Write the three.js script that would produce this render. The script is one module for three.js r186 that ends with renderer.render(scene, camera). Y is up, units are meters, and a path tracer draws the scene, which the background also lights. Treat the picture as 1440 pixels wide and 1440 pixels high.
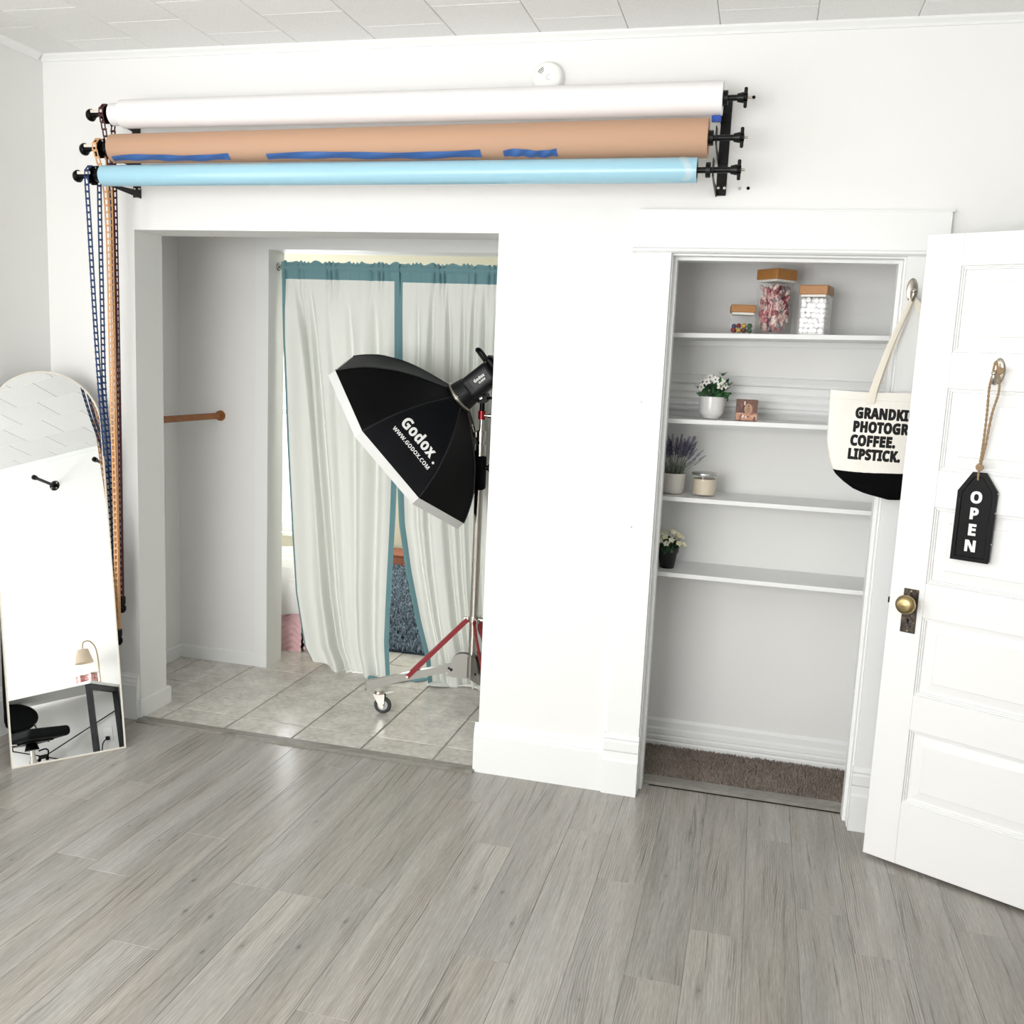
import * as THREE from 'three';
import { RoundedBoxGeometry } from 'three/addons/geometries/RoundedBoxGeometry.js';
import { TextGeometry } from 'three/addons/geometries/TextGeometry.js';
import { FontLoader } from 'three/addons/loaders/FontLoader.js';
import { mergeGeometries, toCreasedNormals } from 'three/addons/utils/BufferGeometryUtils.js';
import { ImprovedNoise } from 'three/addons/math/ImprovedNoise.js';
import { RectAreaLightUniformsLib } from 'three/addons/lights/RectAreaLightUniformsLib.js';

// ---------------------------------------------------------------- camera, sky, daylight, exposure
const scene = new THREE.Scene();
const camera = new THREE.PerspectiveCamera(2 * Math.atan(720 / 1342.11) * 180 / Math.PI, 1, 0.05, 60);
camera.position.set(2.0031, 1.5742, 3.4254);
camera.rotation.order = 'YXZ';
camera.rotation.set(-0.1514, 0.2489, 0.0451);
scene.add(camera);
const renderer = new THREE.WebGLRenderer({ antialias: true });
renderer.toneMapping = THREE.LinearToneMapping;
renderer.toneMappingExposure = 0.715;
renderer.shadowMap.enabled = true;
RectAreaLightUniformsLib.init();
const SKY = new THREE.Color().setRGB(2.9, 2.95, 3.0);
scene.background = SKY;
// daylight entering by each window: an area light of the size of the opening, standing in it
function windowLight(w, h, at, to, strength, tint = [1, 0.995, 0.985]) {
  const l = new THREE.RectAreaLight(new THREE.Color().setRGB(...tint), strength, w, h);
  l.position.set(...at); l.lookAt(...to); l.castShadow = true; scene.add(l); return l;
}
windowLight(1.7, 1.45, [-0.87, 1.5, 2.35], [3, 1.5, 2.35], 3.8);
windowLight(2.2, 1.6, [0.4, 1.5, 4.68], [0.4, 1.5, 0], 12.5);
windowLight(1.5, 1.95, [-1.75, 1.125, -3.58], [-1.75, 1.125, 0], 12.0, [0.96, 0.985, 1]);

// ---------------------------------------------------------------- small tools
let seed = 20240611;
const rnd = () => { seed |= 0; seed = seed + 0x6D2B79F5 | 0; let t = Math.imul(seed ^ seed >>> 15, 1 | seed); t = t + Math.imul(t ^ t >>> 7, 61 | t) ^ t; return ((t ^ t >>> 14) >>> 0) / 4294967296; };
const rr = (a, b) => a + (b - a) * rnd();
const perlin = new ImprovedNoise();
const N = (x, y, z = 0) => perlin.noise(x, y, z);
const fbm = (x, y, z = 0, o = 4) => { let s = 0, a = 0.5; for (let i = 0; i < o; i++) { s += a * N(x, y, z + i * 7.3); x *= 2; y *= 2; a *= 0.5; } return s; };
const lerp = (a, b, t) => a + (b - a) * t, clamp = (x, a = 0, b = 1) => Math.min(b, Math.max(a, x));
const smooth = (a, b, x) => { const t = clamp((x - a) / (b - a)); return t * t * (3 - 2 * t); };
const V = (x, y, z) => new THREE.Vector3(x, y, z);
const curve = (pts) => (x) => { // piecewise linear table, sorted by first column
  if (x <= pts[0][0]) return pts[0][1];
  for (let i = 1; i < pts.length; i++) if (x <= pts[i][0]) return lerp(pts[i - 1][1], pts[i][1], (x - pts[i - 1][0]) / (pts[i][0] - pts[i - 1][0]));
  return pts[pts.length - 1][1];
};
function flat(g) { // plain, non-indexed geometry with position, normal, uv
  if (g.index) g = g.toNonIndexed();
  for (const k of Object.keys(g.attributes)) if (!['position', 'normal', 'uv'].includes(k)) g.deleteAttribute(k);
  if (!g.attributes.normal) g.computeVertexNormals();
  if (!g.attributes.uv) g.setAttribute('uv', new THREE.BufferAttribute(new Float32Array(g.attributes.position.count * 2), 2));
  g.clearGroups(); return g;
}
const merge = (a) => a.length === 1 ? flat(a[0]) : mergeGeometries(a.map(flat));
const move = (g, x, y, z) => (g.translate(x, y, z), g);
const turn = (g, x = 0, y = 0, z = 0) => (x && g.rotateX(x), y && g.rotateY(y), z && g.rotateZ(z), g);
const box = (w, h, d, x = 0, y = 0, z = 0) => move(flat(new THREE.BoxGeometry(w, h, d)), x, y, z);
const span = (x0, x1, y0, y1, z0, z1) => box(x1 - x0, y1 - y0, z1 - z0, (x0 + x1) / 2, (y0 + y1) / 2, (z0 + z1) / 2);
const rbox = (w, h, d, r, x = 0, y = 0, z = 0, s = 2) => move(flat(new RoundedBoxGeometry(w, h, d, s, r)), x, y, z);
const cyl = (r1, r2, h, x = 0, y = 0, z = 0, s = 20) => move(flat(new THREE.CylinderGeometry(r1, r2, h, s)), x, y, z);
const ball = (r, x = 0, y = 0, z = 0, s = 16) => move(flat(new THREE.SphereGeometry(r, s, Math.ceil(s * 0.7))), x, y, z);
const lathe = (pts, s = 28, x = 0, y = 0, z = 0) => move(flat(new THREE.LatheGeometry(pts.map((p) => new THREE.Vector2(...p)), s)), x, y, z);
const tube = (pts, r, n = 24, s = 8, closed = false) => flat(new THREE.TubeGeometry(new THREE.CatmullRomCurve3(pts.map((p) => V(...p)), closed), n, r, s, closed));
function bar(a, b, r, r2 = r, s = 10) {
  const A = V(...a), B = V(...b), d = B.clone().sub(A), g = flat(new THREE.CylinderGeometry(r2, r, d.length(), s));
  g.applyQuaternion(new THREE.Quaternion().setFromUnitVectors(V(0, 1, 0), d.clone().normalize()));
  return move(g, (A.x + B.x) / 2, (A.y + B.y) / 2, (A.z + B.z) / 2);
}
function beam(a, b, w, h) { // rectangular bar from a to b
  const A = V(...a), B = V(...b), d = B.clone().sub(A), g = box(w, h, d.length());
  const m = new THREE.Matrix4().lookAt(A, B, V(0, 1, 0)); m.setPosition(A.clone().add(B).multiplyScalar(0.5)); g.applyMatrix4(m); return g;
}
const poly = (pts) => { const s = new THREE.Shape(); pts.forEach((p, i) => i ? s.lineTo(...p) : s.moveTo(...p)); s.closePath(); return s; };
const ext = (shape, depth, bevel = 0, steps = 12) => flat(new THREE.ExtrudeGeometry(shape, { depth, bevelEnabled: bevel > 0, bevelSize: bevel, bevelThickness: bevel, bevelSegments: 2, curveSegments: steps }));
const alongX = (profile, x0, x1) => { const g = ext(poly(profile.map(([z, y]) => [-z, y])), x1 - x0); g.rotateY(Math.PI / 2); return move(g, x0, 0, 0); }; // profile (z, y)
const alongZ = (profile, z0, z1) => move(ext(poly(profile), z1 - z0), 0, 0, z0);                                                                              // profile (x, y)
function sheet(nu, nv, f) { // parametric surface f(u, v) -> [x, y, z]
  const p = [], uv = [], ix = [];
  for (let j = 0; j <= nv; j++) for (let i = 0; i <= nu; i++) { p.push(...f(i / nu, j / nv)); uv.push(i / nu, j / nv); }
  for (let j = 0; j < nv; j++) for (let i = 0; i < nu; i++) { const a = j * (nu + 1) + i, b = a + 1, c = a + nu + 1, d = c + 1; ix.push(a, c, b, b, c, d); }
  const g = new THREE.BufferGeometry(); g.setAttribute('position', new THREE.Float32BufferAttribute(p, 3)); g.setAttribute('uv', new THREE.Float32BufferAttribute(uv, 2)); g.setIndex(ix); g.computeVertexNormals();
  return flat(g);
}
function metreUV(g, s = 1) { // uv in metres, from whichever axis each face looks along
  const p = g.attributes.position, n = g.attributes.normal, uv = g.attributes.uv;
  for (let i = 0; i < p.count; i++) {
    const ax = Math.abs(n.getX(i)), ay = Math.abs(n.getY(i)), az = Math.abs(n.getZ(i));
    if (ay >= ax && ay >= az) uv.setXY(i, p.getX(i) / s, p.getZ(i) / s); else if (ax > az) uv.setXY(i, p.getZ(i) / s, p.getY(i) / s); else uv.setXY(i, p.getX(i) / s, p.getY(i) / s);
  }
  return g;
}
const used = new Map();
const numbered = (name) => { const k = used.get(name) ?? 0; used.set(name, k + 1); return k ? `${name}_${String(k).padStart(3, '0')}` : name; };
function part(name, geos, material, parent) {
  const m = new THREE.Mesh(Array.isArray(geos) ? merge(geos) : geos, material);
  m.name = name; m.castShadow = m.receiveShadow = true; parent.add(m); return m;
}
function thing(name, label, category, [x, y, z] = [0, 0, 0], ry = 0, group) {
  const o = new THREE.Group(); o.name = numbered(name); o.position.set(x, y, z); o.rotation.y = ry;
  o.userData = { label, category }; if (group) o.userData.group = group; scene.add(o); return o;
}
function structure(name, label, category) { const o = new THREE.Group(); o.name = name; o.userData = { kind: 'structure', label, category }; scene.add(o); return o; }
function solid(name, geos, material, label, category) { const m = part(name, geos, material, scene); metreUV(m.geometry); m.userData = { kind: 'structure', label, category }; return m; }
function copyOf(o, name, [x, y, z], ry, label, group) {
  const c = o.clone(); c.name = numbered(name); c.position.set(x, y, z); c.rotation.set(0, ry, 0); c.userData = { ...o.userData, label, group }; scene.add(c); return c;
}

// ---------------------------------------------------------------- textures and materials
function texture(w, h, f, srgb = true, repeat = true) {
  const d = new Uint8Array(w * h * 4);
  for (let y = 0; y < h; y++) for (let x = 0; x < w; x++) { const c = f(x / w, y / h), i = (y * w + x) * 4; d[i] = clamp(c[0], 0, 255); d[i + 1] = clamp(c[1], 0, 255); d[i + 2] = clamp(c[2], 0, 255); d[i + 3] = 255; }
  const t = new THREE.DataTexture(d, w, h); t.magFilter = THREE.LinearFilter; t.minFilter = THREE.LinearFilter; t.colorSpace = srgb ? THREE.SRGBColorSpace : THREE.NoColorSpace;
  t.wrapS = t.wrapT = repeat ? THREE.RepeatWrapping : THREE.ClampToEdgeWrapping; t.needsUpdate = true; return t;
}
const grey = (f) => (u, v) => { const g = f(u, v); return [g, g, g]; };
function canvasTexture(w, h, draw) {
  const c = document.createElement('canvas'); c.width = w; c.height = h; draw(c.getContext('2d'), w, h);
  const t = new THREE.CanvasTexture(c); t.colorSpace = THREE.SRGBColorSpace; t.magFilter = THREE.LinearFilter; return t;
}
const tiledNoise = (k, o = 4) => (u, v) => { // noise that repeats over the unit square
  const a = fbm(u * k, v * k, 1.5, o), b = fbm((u - 1) * k, v * k, 1.5, o), c = fbm(u * k, (v - 1) * k, 1.5, o), d = fbm((u - 1) * k, (v - 1) * k, 1.5, o);
  return lerp(lerp(a, b, u), lerp(c, d, u), v);
};
const plasterTex = texture(384, 384, grey((u, v) => 128 + 150 * tiledNoise(26, 3)(u, v)), false);
const std = (color, roughness = 0.6, more = {}) => new THREE.MeshStandardMaterial({ color, roughness, ...more });
const phys = (color, roughness, more) => new THREE.MeshPhysicalMaterial({ color, roughness, ...more });
const M = {
  wall: std('#eeeeec', 0.62, { bumpMap: plasterTex, bumpScale: 0.0012 }),
  trim: std('#f0f1f0', 0.34),
  door: std('#f1f1f0', 0.32),
  farWall: std('#e6e3d3', 0.8),
  black: phys('#050506', 0.4, { specularIntensity: 0.3 }),
  blackMetal: phys('#08090a', 0.34, { specularIntensity: 0.6 }),
  blackMatte: phys('#070708', 0.8, { specularIntensity: 0.3 }),
  chrome: std('#cfcac2', 0.18, { metalness: 1 }),
  nickel: std('#b9b2a6', 0.26, { metalness: 1 }),
  steel: std('#c9c9c6', 0.3, { metalness: 0.95 }),
  brass: std('#a8956c', 0.34, { metalness: 1 }),
  whitePaint: std('#f4f4f2', 0.4),
};
// grey oak vinyl: eight plank faces with long grain that flows round a few knots
function oak(k) {
  const z = k * 13.7, tone = [0, 3, -3, 2, -5, 4, -1, -4][k], knots = [];
  const r = ((n) => () => (n = (n * 16807) % 2147483647) / 2147483647)(977 + k * 4421); r();
  for (let i = 0; i < [1, 0, 2, 1, 0, 1, 1, 2][k]; i++) knots.push([0.1 + r() * 0.8, 0.25 + r() * 0.5, 0.5 + r() * 0.7]);
  const axis = 0.3 + 0.4 * r();
  return texture(1024, 136, (u, v) => {
    const x = u * 1.22, y = v * 0.15;
    let yy = y + 0.016 * N(x * 1.9, y * 5, z) + 0.004 * N(x * 7, y * 22, z + 3), knot = 0, near = 0;
    for (const [ku, kv, ks] of knots) {
      const dx = (x - ku * 1.22) / 4.5, dy = y - kv * 0.15, d = Math.sqrt(dx * dx + dy * dy) / (0.016 * ks);
      yy += Math.sign(dy || 1) * -0.012 * ks * Math.exp(-d * 1.1); near += Math.exp(-d * 1.3);
      knot += Math.exp(-Math.pow(Math.sqrt((x - ku * 1.22) ** 2 / 3 + dy * dy) / (0.0048 * ks), 2));
    }
    const zone = smooth(-0.05, 0.4, N(x * 1.25, y * 10, z + 31) + near * 0.8);
    const cath = Math.abs(yy - axis * 0.15) + 0.02 * N(x * 1.5, 4.2, z) + 0.006 * N(x * 5, y * 10, z + 2);
    const line = Math.pow(0.5 + 0.5 * Math.sin(cath * 900 + 2 * N(x * 2, y * 9, z + 5)), 3);
    const fine = fbm(x * 7, yy * 380, z, 3), fibre = N(x * 34, y * 1500, z), broad = fbm(x * 1.3, yy * 22, z + 21, 3);
    const dark = smooth(0.14, 0.5, fbm(x * 2.6, yy * 85, z + 40, 3)), crack = smooth(0.34, 0.42, fbm(x * 5, yy * 150, z + 70, 2));
    const L = 155 + tone + 26 * broad + 30 * fine + 15 * fibre - 26 * line * zone - 34 * dark - 34 * crack - 10 * near - 40 * Math.min(1, knot) * (0.6 + 0.8 * N(x * 60, y * 200, z + 8));
    const warm = 1.5 + 3 * N(x * 1.2, y * 8, z + 60);
    return [L + 1.5 + warm, L - 1, L - 6 - warm];
  }, true, true);
}
const oakMats = [...Array(8).keys()].map((k) => std('#ffffff', 0.25, { map: oak(k) }));
for (const m of oakMats) { m.bumpMap = m.map; m.bumpScale = 0.0006; }
const stripMat = std('#e4e6e4', 0.4, { map: oakMats[4].map });
// stoneware floor tile
const tileMats = [0, 1, 2, 3].map((k) => {
  const t = texture(256, 256, (u, v) => {
    const a = fbm(u * 3 + 0.7 * fbm(u * 4, v * 4, k * 5 + 2), v * 2.4, k * 9, 4), b = fbm(u * 14, v * 11, k * 9 + 4, 3), vein = Math.pow(1 - Math.abs(fbm(u * 2.6, v * 3.3, k * 11 + 8, 3)) * 2.2, 10);
    const L = 207 + [0, 4, -4, 2][k] + 34 * a + 22 * b - 13 * clamp(vein) + 9 * N(u * 90, v * 90, k);
    return [L + 2, L - 2, L - 10];
  });
  return std('#ffffff', 0.24, { map: t, bumpMap: t, bumpScale: 0.0008 });
});
const grout = std('#99958e', 0.9);
const ceilTex = texture(256, 256, grey((u, v) => 246 + 10 * tiledNoise(40, 2)(u, v) + 7 * N(u * 150, v * 22, 5)), true);
const ceilMats = ['#f6f6f4', '#f4f4f2', '#f8f8f6'].map((c) => std(c, 0.85, { map: ceilTex, bumpMap: ceilTex, bumpScale: 0.0012 }));

// ---------------------------------------------------------------- the room: walls, floors, ceiling
const CEIL = 2.7155, XL = -0.887, XR = 3.14, ZR = 4.7, WT = -0.183;
{
  const w = structure('wall_back', 'white painted plaster wall with the wide doorless opening and the shelf closet', 'wall');
  const surface = part('plaster', [
    span(-1.0, -0.477, 0, 2.85, WT, 0), span(-0.477, 1.037, 2.046, 2.85, WT, 0), span(1.037, 1.645, 0, 2.85, WT, 0),
    span(1.645, 2.44, 2.0, 2.85, WT, 0), span(2.44, 3.26, 0, 2.85, WT, 0)], M.wall, w);
  metreUV(surface.geometry);
  // leftover plugs of an earlier bracket
  for (const [x, y] of [[1.896, 2.492], [1.901, 2.201]]) part('plug_hole', cyl(0.0055, 0.0055, 0.003, 0, 0, 0, 10).rotateX(Math.PI / 2).translate(x, y, 0.0012), M.blackMatte, w).userData.label = 'dark empty plug hole';
  part('wall_plug', cyl(0.005, 0.006, 0.006, 0, 0, 0, 10).rotateX(Math.PI / 2).translate(1.873, 2.201, 0.002), std('#b9b7b2', 0.5), w).userData.label = 'pale wall plug';
}
solid('wall_left', [span(-1.0, XL, 0, 2.85, 0, 1.5), span(-1.0, XL, 0, 2.85, 3.2, ZR), span(-1.0, XL, 0, 0.775, 1.5, 3.2), span(-1.0, XL, 2.225, 2.85, 1.5, 3.2)], M.wall, 'white side wall meeting the back wall in the corner behind the mirror', 'wall');
solid('wall_right', [span(XR, 3.26, 0, 2.85, 0, 0.55), span(XR, 3.26, 2.05, 2.85, 0.55, 1.33), span(XR, 3.26, 0, 2.85, 1.33, ZR)], M.wall, 'white wall behind the desk, seen in the mirror', 'wall');
solid('wall_front', [span(-1.0, -0.7, 0, 2.85, ZR, 4.82), span(1.5, 3.26, 0, 2.85, ZR, 4.82), span(-0.7, 1.5, 0, 0.7, ZR, 4.82), span(-0.7, 1.5, 2.3, 2.85, ZR, 4.82)], M.wall, 'white wall with a window, facing the roller brackets', 'wall');
solid('wall_hall', [span(3.26, 4.3, -0.02, 2.3, 0.35, 0.43), span(3.26, 4.3, -0.02, 2.3, 1.45, 1.53), span(4.3, 4.38, -0.02, 2.3, 0.35, 1.53), span(3.26, 4.38, 2.3, 2.38, 0.35, 1.53), span(3.26, 4.38, -0.1, -0.02, 0.35, 1.53)], M.wall, 'plain passage beyond the doorway of the open door', 'wall');

// vinyl plank floor
{
  const f = structure('floor', 'grey oak vinyl plank floor', 'floor');
  part('subfloor', span(-1.0, 3.26, -0.1, -0.0045, -0.12, ZR + 0.12), std('#6f6a62', 0.9), f);
  const ends = { '-11': 1.39, '-10': 1.03, '-9': 1.03, '-8': 0.93, '-7': 1.49, '-6': 0.55, '-5': 1.15, '-4': 0.35, '-3': 0.64, '-2': 1.1, '-1': 0.83, 0: 0.2, 1: 0.615, 2: 0.8, 3: 0.3 };
  const W = 0.15, L = 1.22, c = 0.0009, T = 0.0045;
  for (let i = -20; i < 8; i++) {
    const x0 = Math.max(2.074 + i * W, XL), x1 = Math.min(2.074 + (i + 1) * W, XR); if (x1 - x0 < 0.02) continue;
    const from = x1 > 1.55 && x0 < 2.5 ? -0.1 : 0.0, first = (ends[i] ?? rr(0.1, 1.2)) % L, jit = i % 2 ? 0.0 : 0.05;
    for (let z = first - L; z < ZR; z += L) {
      const z0 = Math.max(z, from), z1 = Math.min(z + L, ZR); if (z1 - z0 < 0.02) continue;
      // a thin plank with chamfered top edges
      const a = x0 + 0.0002, b = x1 - 0.0002, p = z0 + 0.0002, q = z1 - 0.0002, pos = [], uv = [];
      const flip = rnd() < 0.5, fv = rnd() < 0.5;
      const put = (x, y, zz) => { pos.push(x, y, zz); let u = (zz - z) / L, v = (x - (2.074 + i * W)) / W; if (flip) u = 1 - u; if (fv) v = 1 - v; uv.push(u, v * 0.96 + 0.02); };
      const quad = (A, B, C, D) => { for (const k of [A, B, C, A, C, D]) put(...k); };
      const up = [[a + c, 0, p + c], [a + c, 0, q - c], [b - c, 0, q - c], [b - c, 0, p + c]], lo = [[a, -c, p], [a, -c, q], [b, -c, q], [b, -c, p]], bt = lo.map(([x, , zz]) => [x, -T, zz]);
      quad(...up); for (let k = 0; k < 4; k++) { const n = (k + 1) % 4; quad(up[k], lo[k], lo[n], up[n]); quad(lo[k], bt[k], bt[n], lo[n]); }
      const g = new THREE.BufferGeometry(); g.setAttribute('position', new THREE.Float32BufferAttribute(pos, 3)); g.setAttribute('uv', new THREE.Float32BufferAttribute(uv, 2)); g.computeVertexNormals();
      part('plank', g, oakMats[Math.floor(rnd() * 8)], f);
    }
  }
}
// stone tile floor of the passage and the room beyond
function chamferSlab(x0, x1, y0, y1, z0, z1, c) {
  const pos = [], uv = [], put = (p) => { pos.push(...p); uv.push((p[0] - x0) / 0.31, (p[2] - z0) / 0.31); }, quad = (A, B, C, D) => [A, B, C, A, C, D].forEach(put);
  const up = [[x0 + c, y1, z0 + c], [x0 + c, y1, z1 - c], [x1 - c, y1, z1 - c], [x1 - c, y1, z0 + c]], lo = [[x0, y1 - c, z0], [x0, y1 - c, z1], [x1, y1 - c, z1], [x1, y1 - c, z0]], bt = lo.map(([x, , z]) => [x, y0, z]);
  quad(...up); for (let k = 0; k < 4; k++) { const n = (k + 1) % 4; quad(up[k], lo[k], lo[n], up[n]); quad(lo[k], bt[k], bt[n], lo[n]); }
  const g = new THREE.BufferGeometry(); g.setAttribute('position', new THREE.Float32BufferAttribute(pos, 3)); g.setAttribute('uv', new THREE.Float32BufferAttribute(uv, 2)); g.computeVertexNormals(); return g;
}
{
  const f = structure('floor_tiled', 'pale grey stoneware tile floor of the passage behind the wide opening', 'floor');
  part('grout', span(-2.9, 1.7, -0.1, 0.0035, -3.7, 0), grout, f);
  const P = 0.31, gap = 0.0035;
  for (let i = -2; i < 6; i++) for (let k = -4; k < 2; k++) {
    const x0 = Math.max(-0.3926 + i * P, -0.82) + gap, x1 = Math.min(-0.3926 + (i + 1) * P, 1.3) - gap, z0 = -0.4674 + k * P + gap, z1 = Math.min(-0.4674 + (k + 1) * P, 0.0) - gap;
    if (x1 - x0 > 0.03 && z1 - z0 > 0.03) part('tile', chamferSlab(x0, x1, 0, 0.0065 + rr(-0.0004, 0.0004), z0, z1, 0.0018), tileMats[Math.floor(rnd() * 4)], f);
  }
}
// fibre ceiling tiles laid half over half
{
  const c = structure('ceiling', 'white fibre ceiling tiles laid half over half', 'ceiling');
  part('backing', span(-1.0, 3.26, CEIL + 0.006, CEIL + 0.1, -0.18, ZR + 0.12), std('#dededa', 0.9), c);
  const P = 0.3048, pieces = {};
  for (let i = -7; i < 7; i++) {
    const xa = 1.1624 + i * P, odd = ((i % 2) + 2) % 2;
    for (let k = -1; k < 16; k++) {
      const za = (odd ? 0.304 : 0.152) + (k - 1) * P, x0 = Math.max(xa, XL), x1 = Math.min(xa + P, XR), z0 = Math.max(za, 0), z1 = Math.min(za + P, ZR);
      if (x1 - x0 < 0.03 || z1 - z0 < 0.03) continue;
      const key = `${(x1 - x0).toFixed(3)}_${(z1 - z0).toFixed(3)}`;
      const g = pieces[key] ??= chamferSlab(-(x1 - x0) / 2 + 0.0008, (x1 - x0) / 2 - 0.0008, 0, 0.008, -(z1 - z0) / 2 + 0.0008, (z1 - z0) / 2 - 0.0008, 0.0022).rotateX(Math.PI);
      const m = part('ceiling_tile', g, ceilMats[Math.floor(rnd() * 3)], c); m.position.set((x0 + x1) / 2, CEIL + 0.008, (z0 + z1) / 2);
    }
  }
}
const cove = [[0, CEIL - 0.024], [0.006, CEIL - 0.024], [0.011, CEIL - 0.016], [0.022, CEIL - 0.007], [0.027, CEIL], [0, CEIL]];
solid('trim_1', alongX(cove, XL, XR), M.trim, 'thin white cove moulding between wall and ceiling above the backdrop rolls', 'moulding');
solid('trim_2', alongZ(cove.map(([a, y]) => [XL + a, y]), 0.03, ZR), M.trim, 'thin white cove moulding along the side wall', 'moulding');
solid('trim_3', alongZ(cove.map(([a, y]) => [XR - a, y]).reverse(), 0.03, ZR), M.trim, 'thin white cove moulding above the desk wall', 'moulding');

// baseboards with moulded caps
const base = [[0, 0], [0.02, 0], [0.02, 0.15], [0.0165, 0.156], [0.0165, 0.163], [0.011, 0.176], [0.011, 0.182], [0.005, 0.19], [0.004, 0.197], [0, 0.197]];
solid('baseboard_back', alongX(base, 1.024, 1.535), M.trim, 'tall white moulded baseboard between the wide opening and the closet', 'baseboard');
solid('baseboard_corner', alongX(base, XL, -0.483), M.trim, 'white moulded baseboard behind the floor mirror', 'baseboard');
solid('baseboard_left', alongZ(base.map(([a, y]) => [XL + a, y]), 0.02, ZR), M.trim, 'white moulded baseboard along the side wall', 'baseboard');
solid('baseboard_right', alongZ(base.map(([a, y]) => [XR - a, y]).reverse(), 1.4, ZR), M.trim, 'white baseboard under the desk wall', 'baseboard');
// low boards round the sides of the opening
solid('baseboard_opening', [span(-0.483, -0.468, 0, 0.08, WT - 0.024, 0.012), span(-0.48, -0.472, 0.08, 0.088, WT - 0.012, 0.006), span(1.026, 1.041, 0.0, 0.08, WT - 0.012, 0.019)], M.trim, 'low white skirting on the cheek of the wide opening', 'baseboard');
// strips where the floors meet
solid('trim_4', alongX([[-0.006, 0], [0.045, 0], [0.045, 0.003], [0.034, 0.0105], [-0.006, 0.0115]], -0.472, 1.03), stripMat, 'grey wood-look threshold strip in front of the tiles', 'threshold');
solid('trim_5', alongX([[-0.172, 0], [-0.1, 0], [-0.1, 0.004], [-0.112, 0.012], [-0.172, 0.013]], 1.669, 2.415), stripMat, 'grey wood-look threshold strip in front of the closet carpet', 'threshold');

// closet: casing, jambs, inner walls
const plinth = [[0, 0], [0.03, 0], [0.03, 0.13], [0.025, 0.138], [0.0235, 0.165], [0.029, 0.172], [0.029, 0.205], [0.026, 0.212], [0.029, 0.22], [0.025, 0.234], [0, 0.234]];
solid('trim_6', [span(1.54, 1.662, 0.234, 1.986, 0, 0.022), alongX(plinth, 1.533, 1.665)], M.trim, 'flat white closet casing on a moulded plinth, beside the plain wall', 'casing');
for (const [x, y] of [[1.592, 1.47], [1.585, 1.02]]) part('nail_mark', rbox(0.007, 0.003, 0.002, 0.0008, x, y, 0.0223, 1), std('#8c8880', 0.8), scene.getObjectByName('trim_6'));
solid('trim_7', [span(2.422, 2.545, 0.234, 1.986, 0, 0.022), alongX(plinth, 2.419, 2.552)], M.trim, 'flat white closet casing on a moulded plinth, behind the tote bag', 'casing');
solid('trim_8', [span(1.54, 2.545, 2.0, 2.123, 0, 0.022), alongX([[0, 1.984], [0.028, 1.984], [0.036, 1.99], [0.036, 1.996], [0.03, 2.001], [0, 2.001]], 1.528, 2.557), span(1.536, 2.549, 2.123, 2.128, 0, 0.026)], M.trim, 'white header board with a small ledge over the closet', 'casing');
solid('trim_9', [span(1.645, 1.667, 0, 1.978, WT, 0.001), span(2.417, 2.44, 0, 1.978, WT, 0.001), span(1.645, 2.44, 1.978, 2.0, WT, 0.001),
  span(1.667, 1.678, 0, 1.978, -0.1, -0.045), span(2.406, 2.417, 0, 1.978, -0.1, -0.045), span(1.678, 2.406, 1.967, 1.978, -0.1, -0.045)], M.trim, 'white closet door jamb with its stop', 'door frame');
const CB = -0.515;
solid('wall_closet', [span(1.4, 2.72, 0, 2.1, CB - 0.1, CB), span(1.38, 1.5, 0, 2.1, CB, WT), span(2.6, 2.72, 0, 2.1, CB, WT)], M.wall, 'white walls inside the shelf closet', 'wall');
solid('ceiling_closet', span(1.38, 2.72, 2.022, 2.1, CB, WT), M.trim, 'low white ceiling of the shelf closet', 'ceiling');
solid('floor_closet', span(1.45, 2.65, -0.1, 0.004, CB, -0.1), std('#5c4f44', 0.95), 'backing under the closet carpet', 'floor');
solid('baseboard_closet', alongX([[CB, 0.005], [CB + 0.022, 0.005], [CB + 0.022, 0.024], [CB + 0.017, 0.03], [CB + 0.021, 0.036], [CB + 0.021, 0.048], [CB + 0.014, 0.056], [CB + 0.019, 0.06], [CB + 0.017, 0.078], [CB + 0.01, 0.086], [CB + 0.009, 0.112], [CB + 0.003, 0.124], [CB, 0.124]], 1.5, 2.6), M.trim, 'stepped white baseboard at the back of the closet', 'baseboard');
solid('trim_10', alongX([[CB, 1.432], [CB + 0.012, 1.432], [CB + 0.016, 1.44], [CB + 0.01, 1.45], [CB + 0.018, 1.456], [CB + 0.018, 1.468], [CB + 0.011, 1.476], [CB + 0.015, 1.482], [CB + 0.014, 1.498], [CB + 0.009, 1.505], [CB + 0.013, 1.511], [CB + 0.012, 1.528], [CB + 0.007, 1.536], [CB + 0.018, 1.542], [CB + 0.02, 1.552], [CB + 0.008, 1.572], [CB, 1.576]], 1.5, 2.6), M.trim, 'stepped white rail moulding on the closet wall behind the flower pot', 'moulding');
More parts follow.
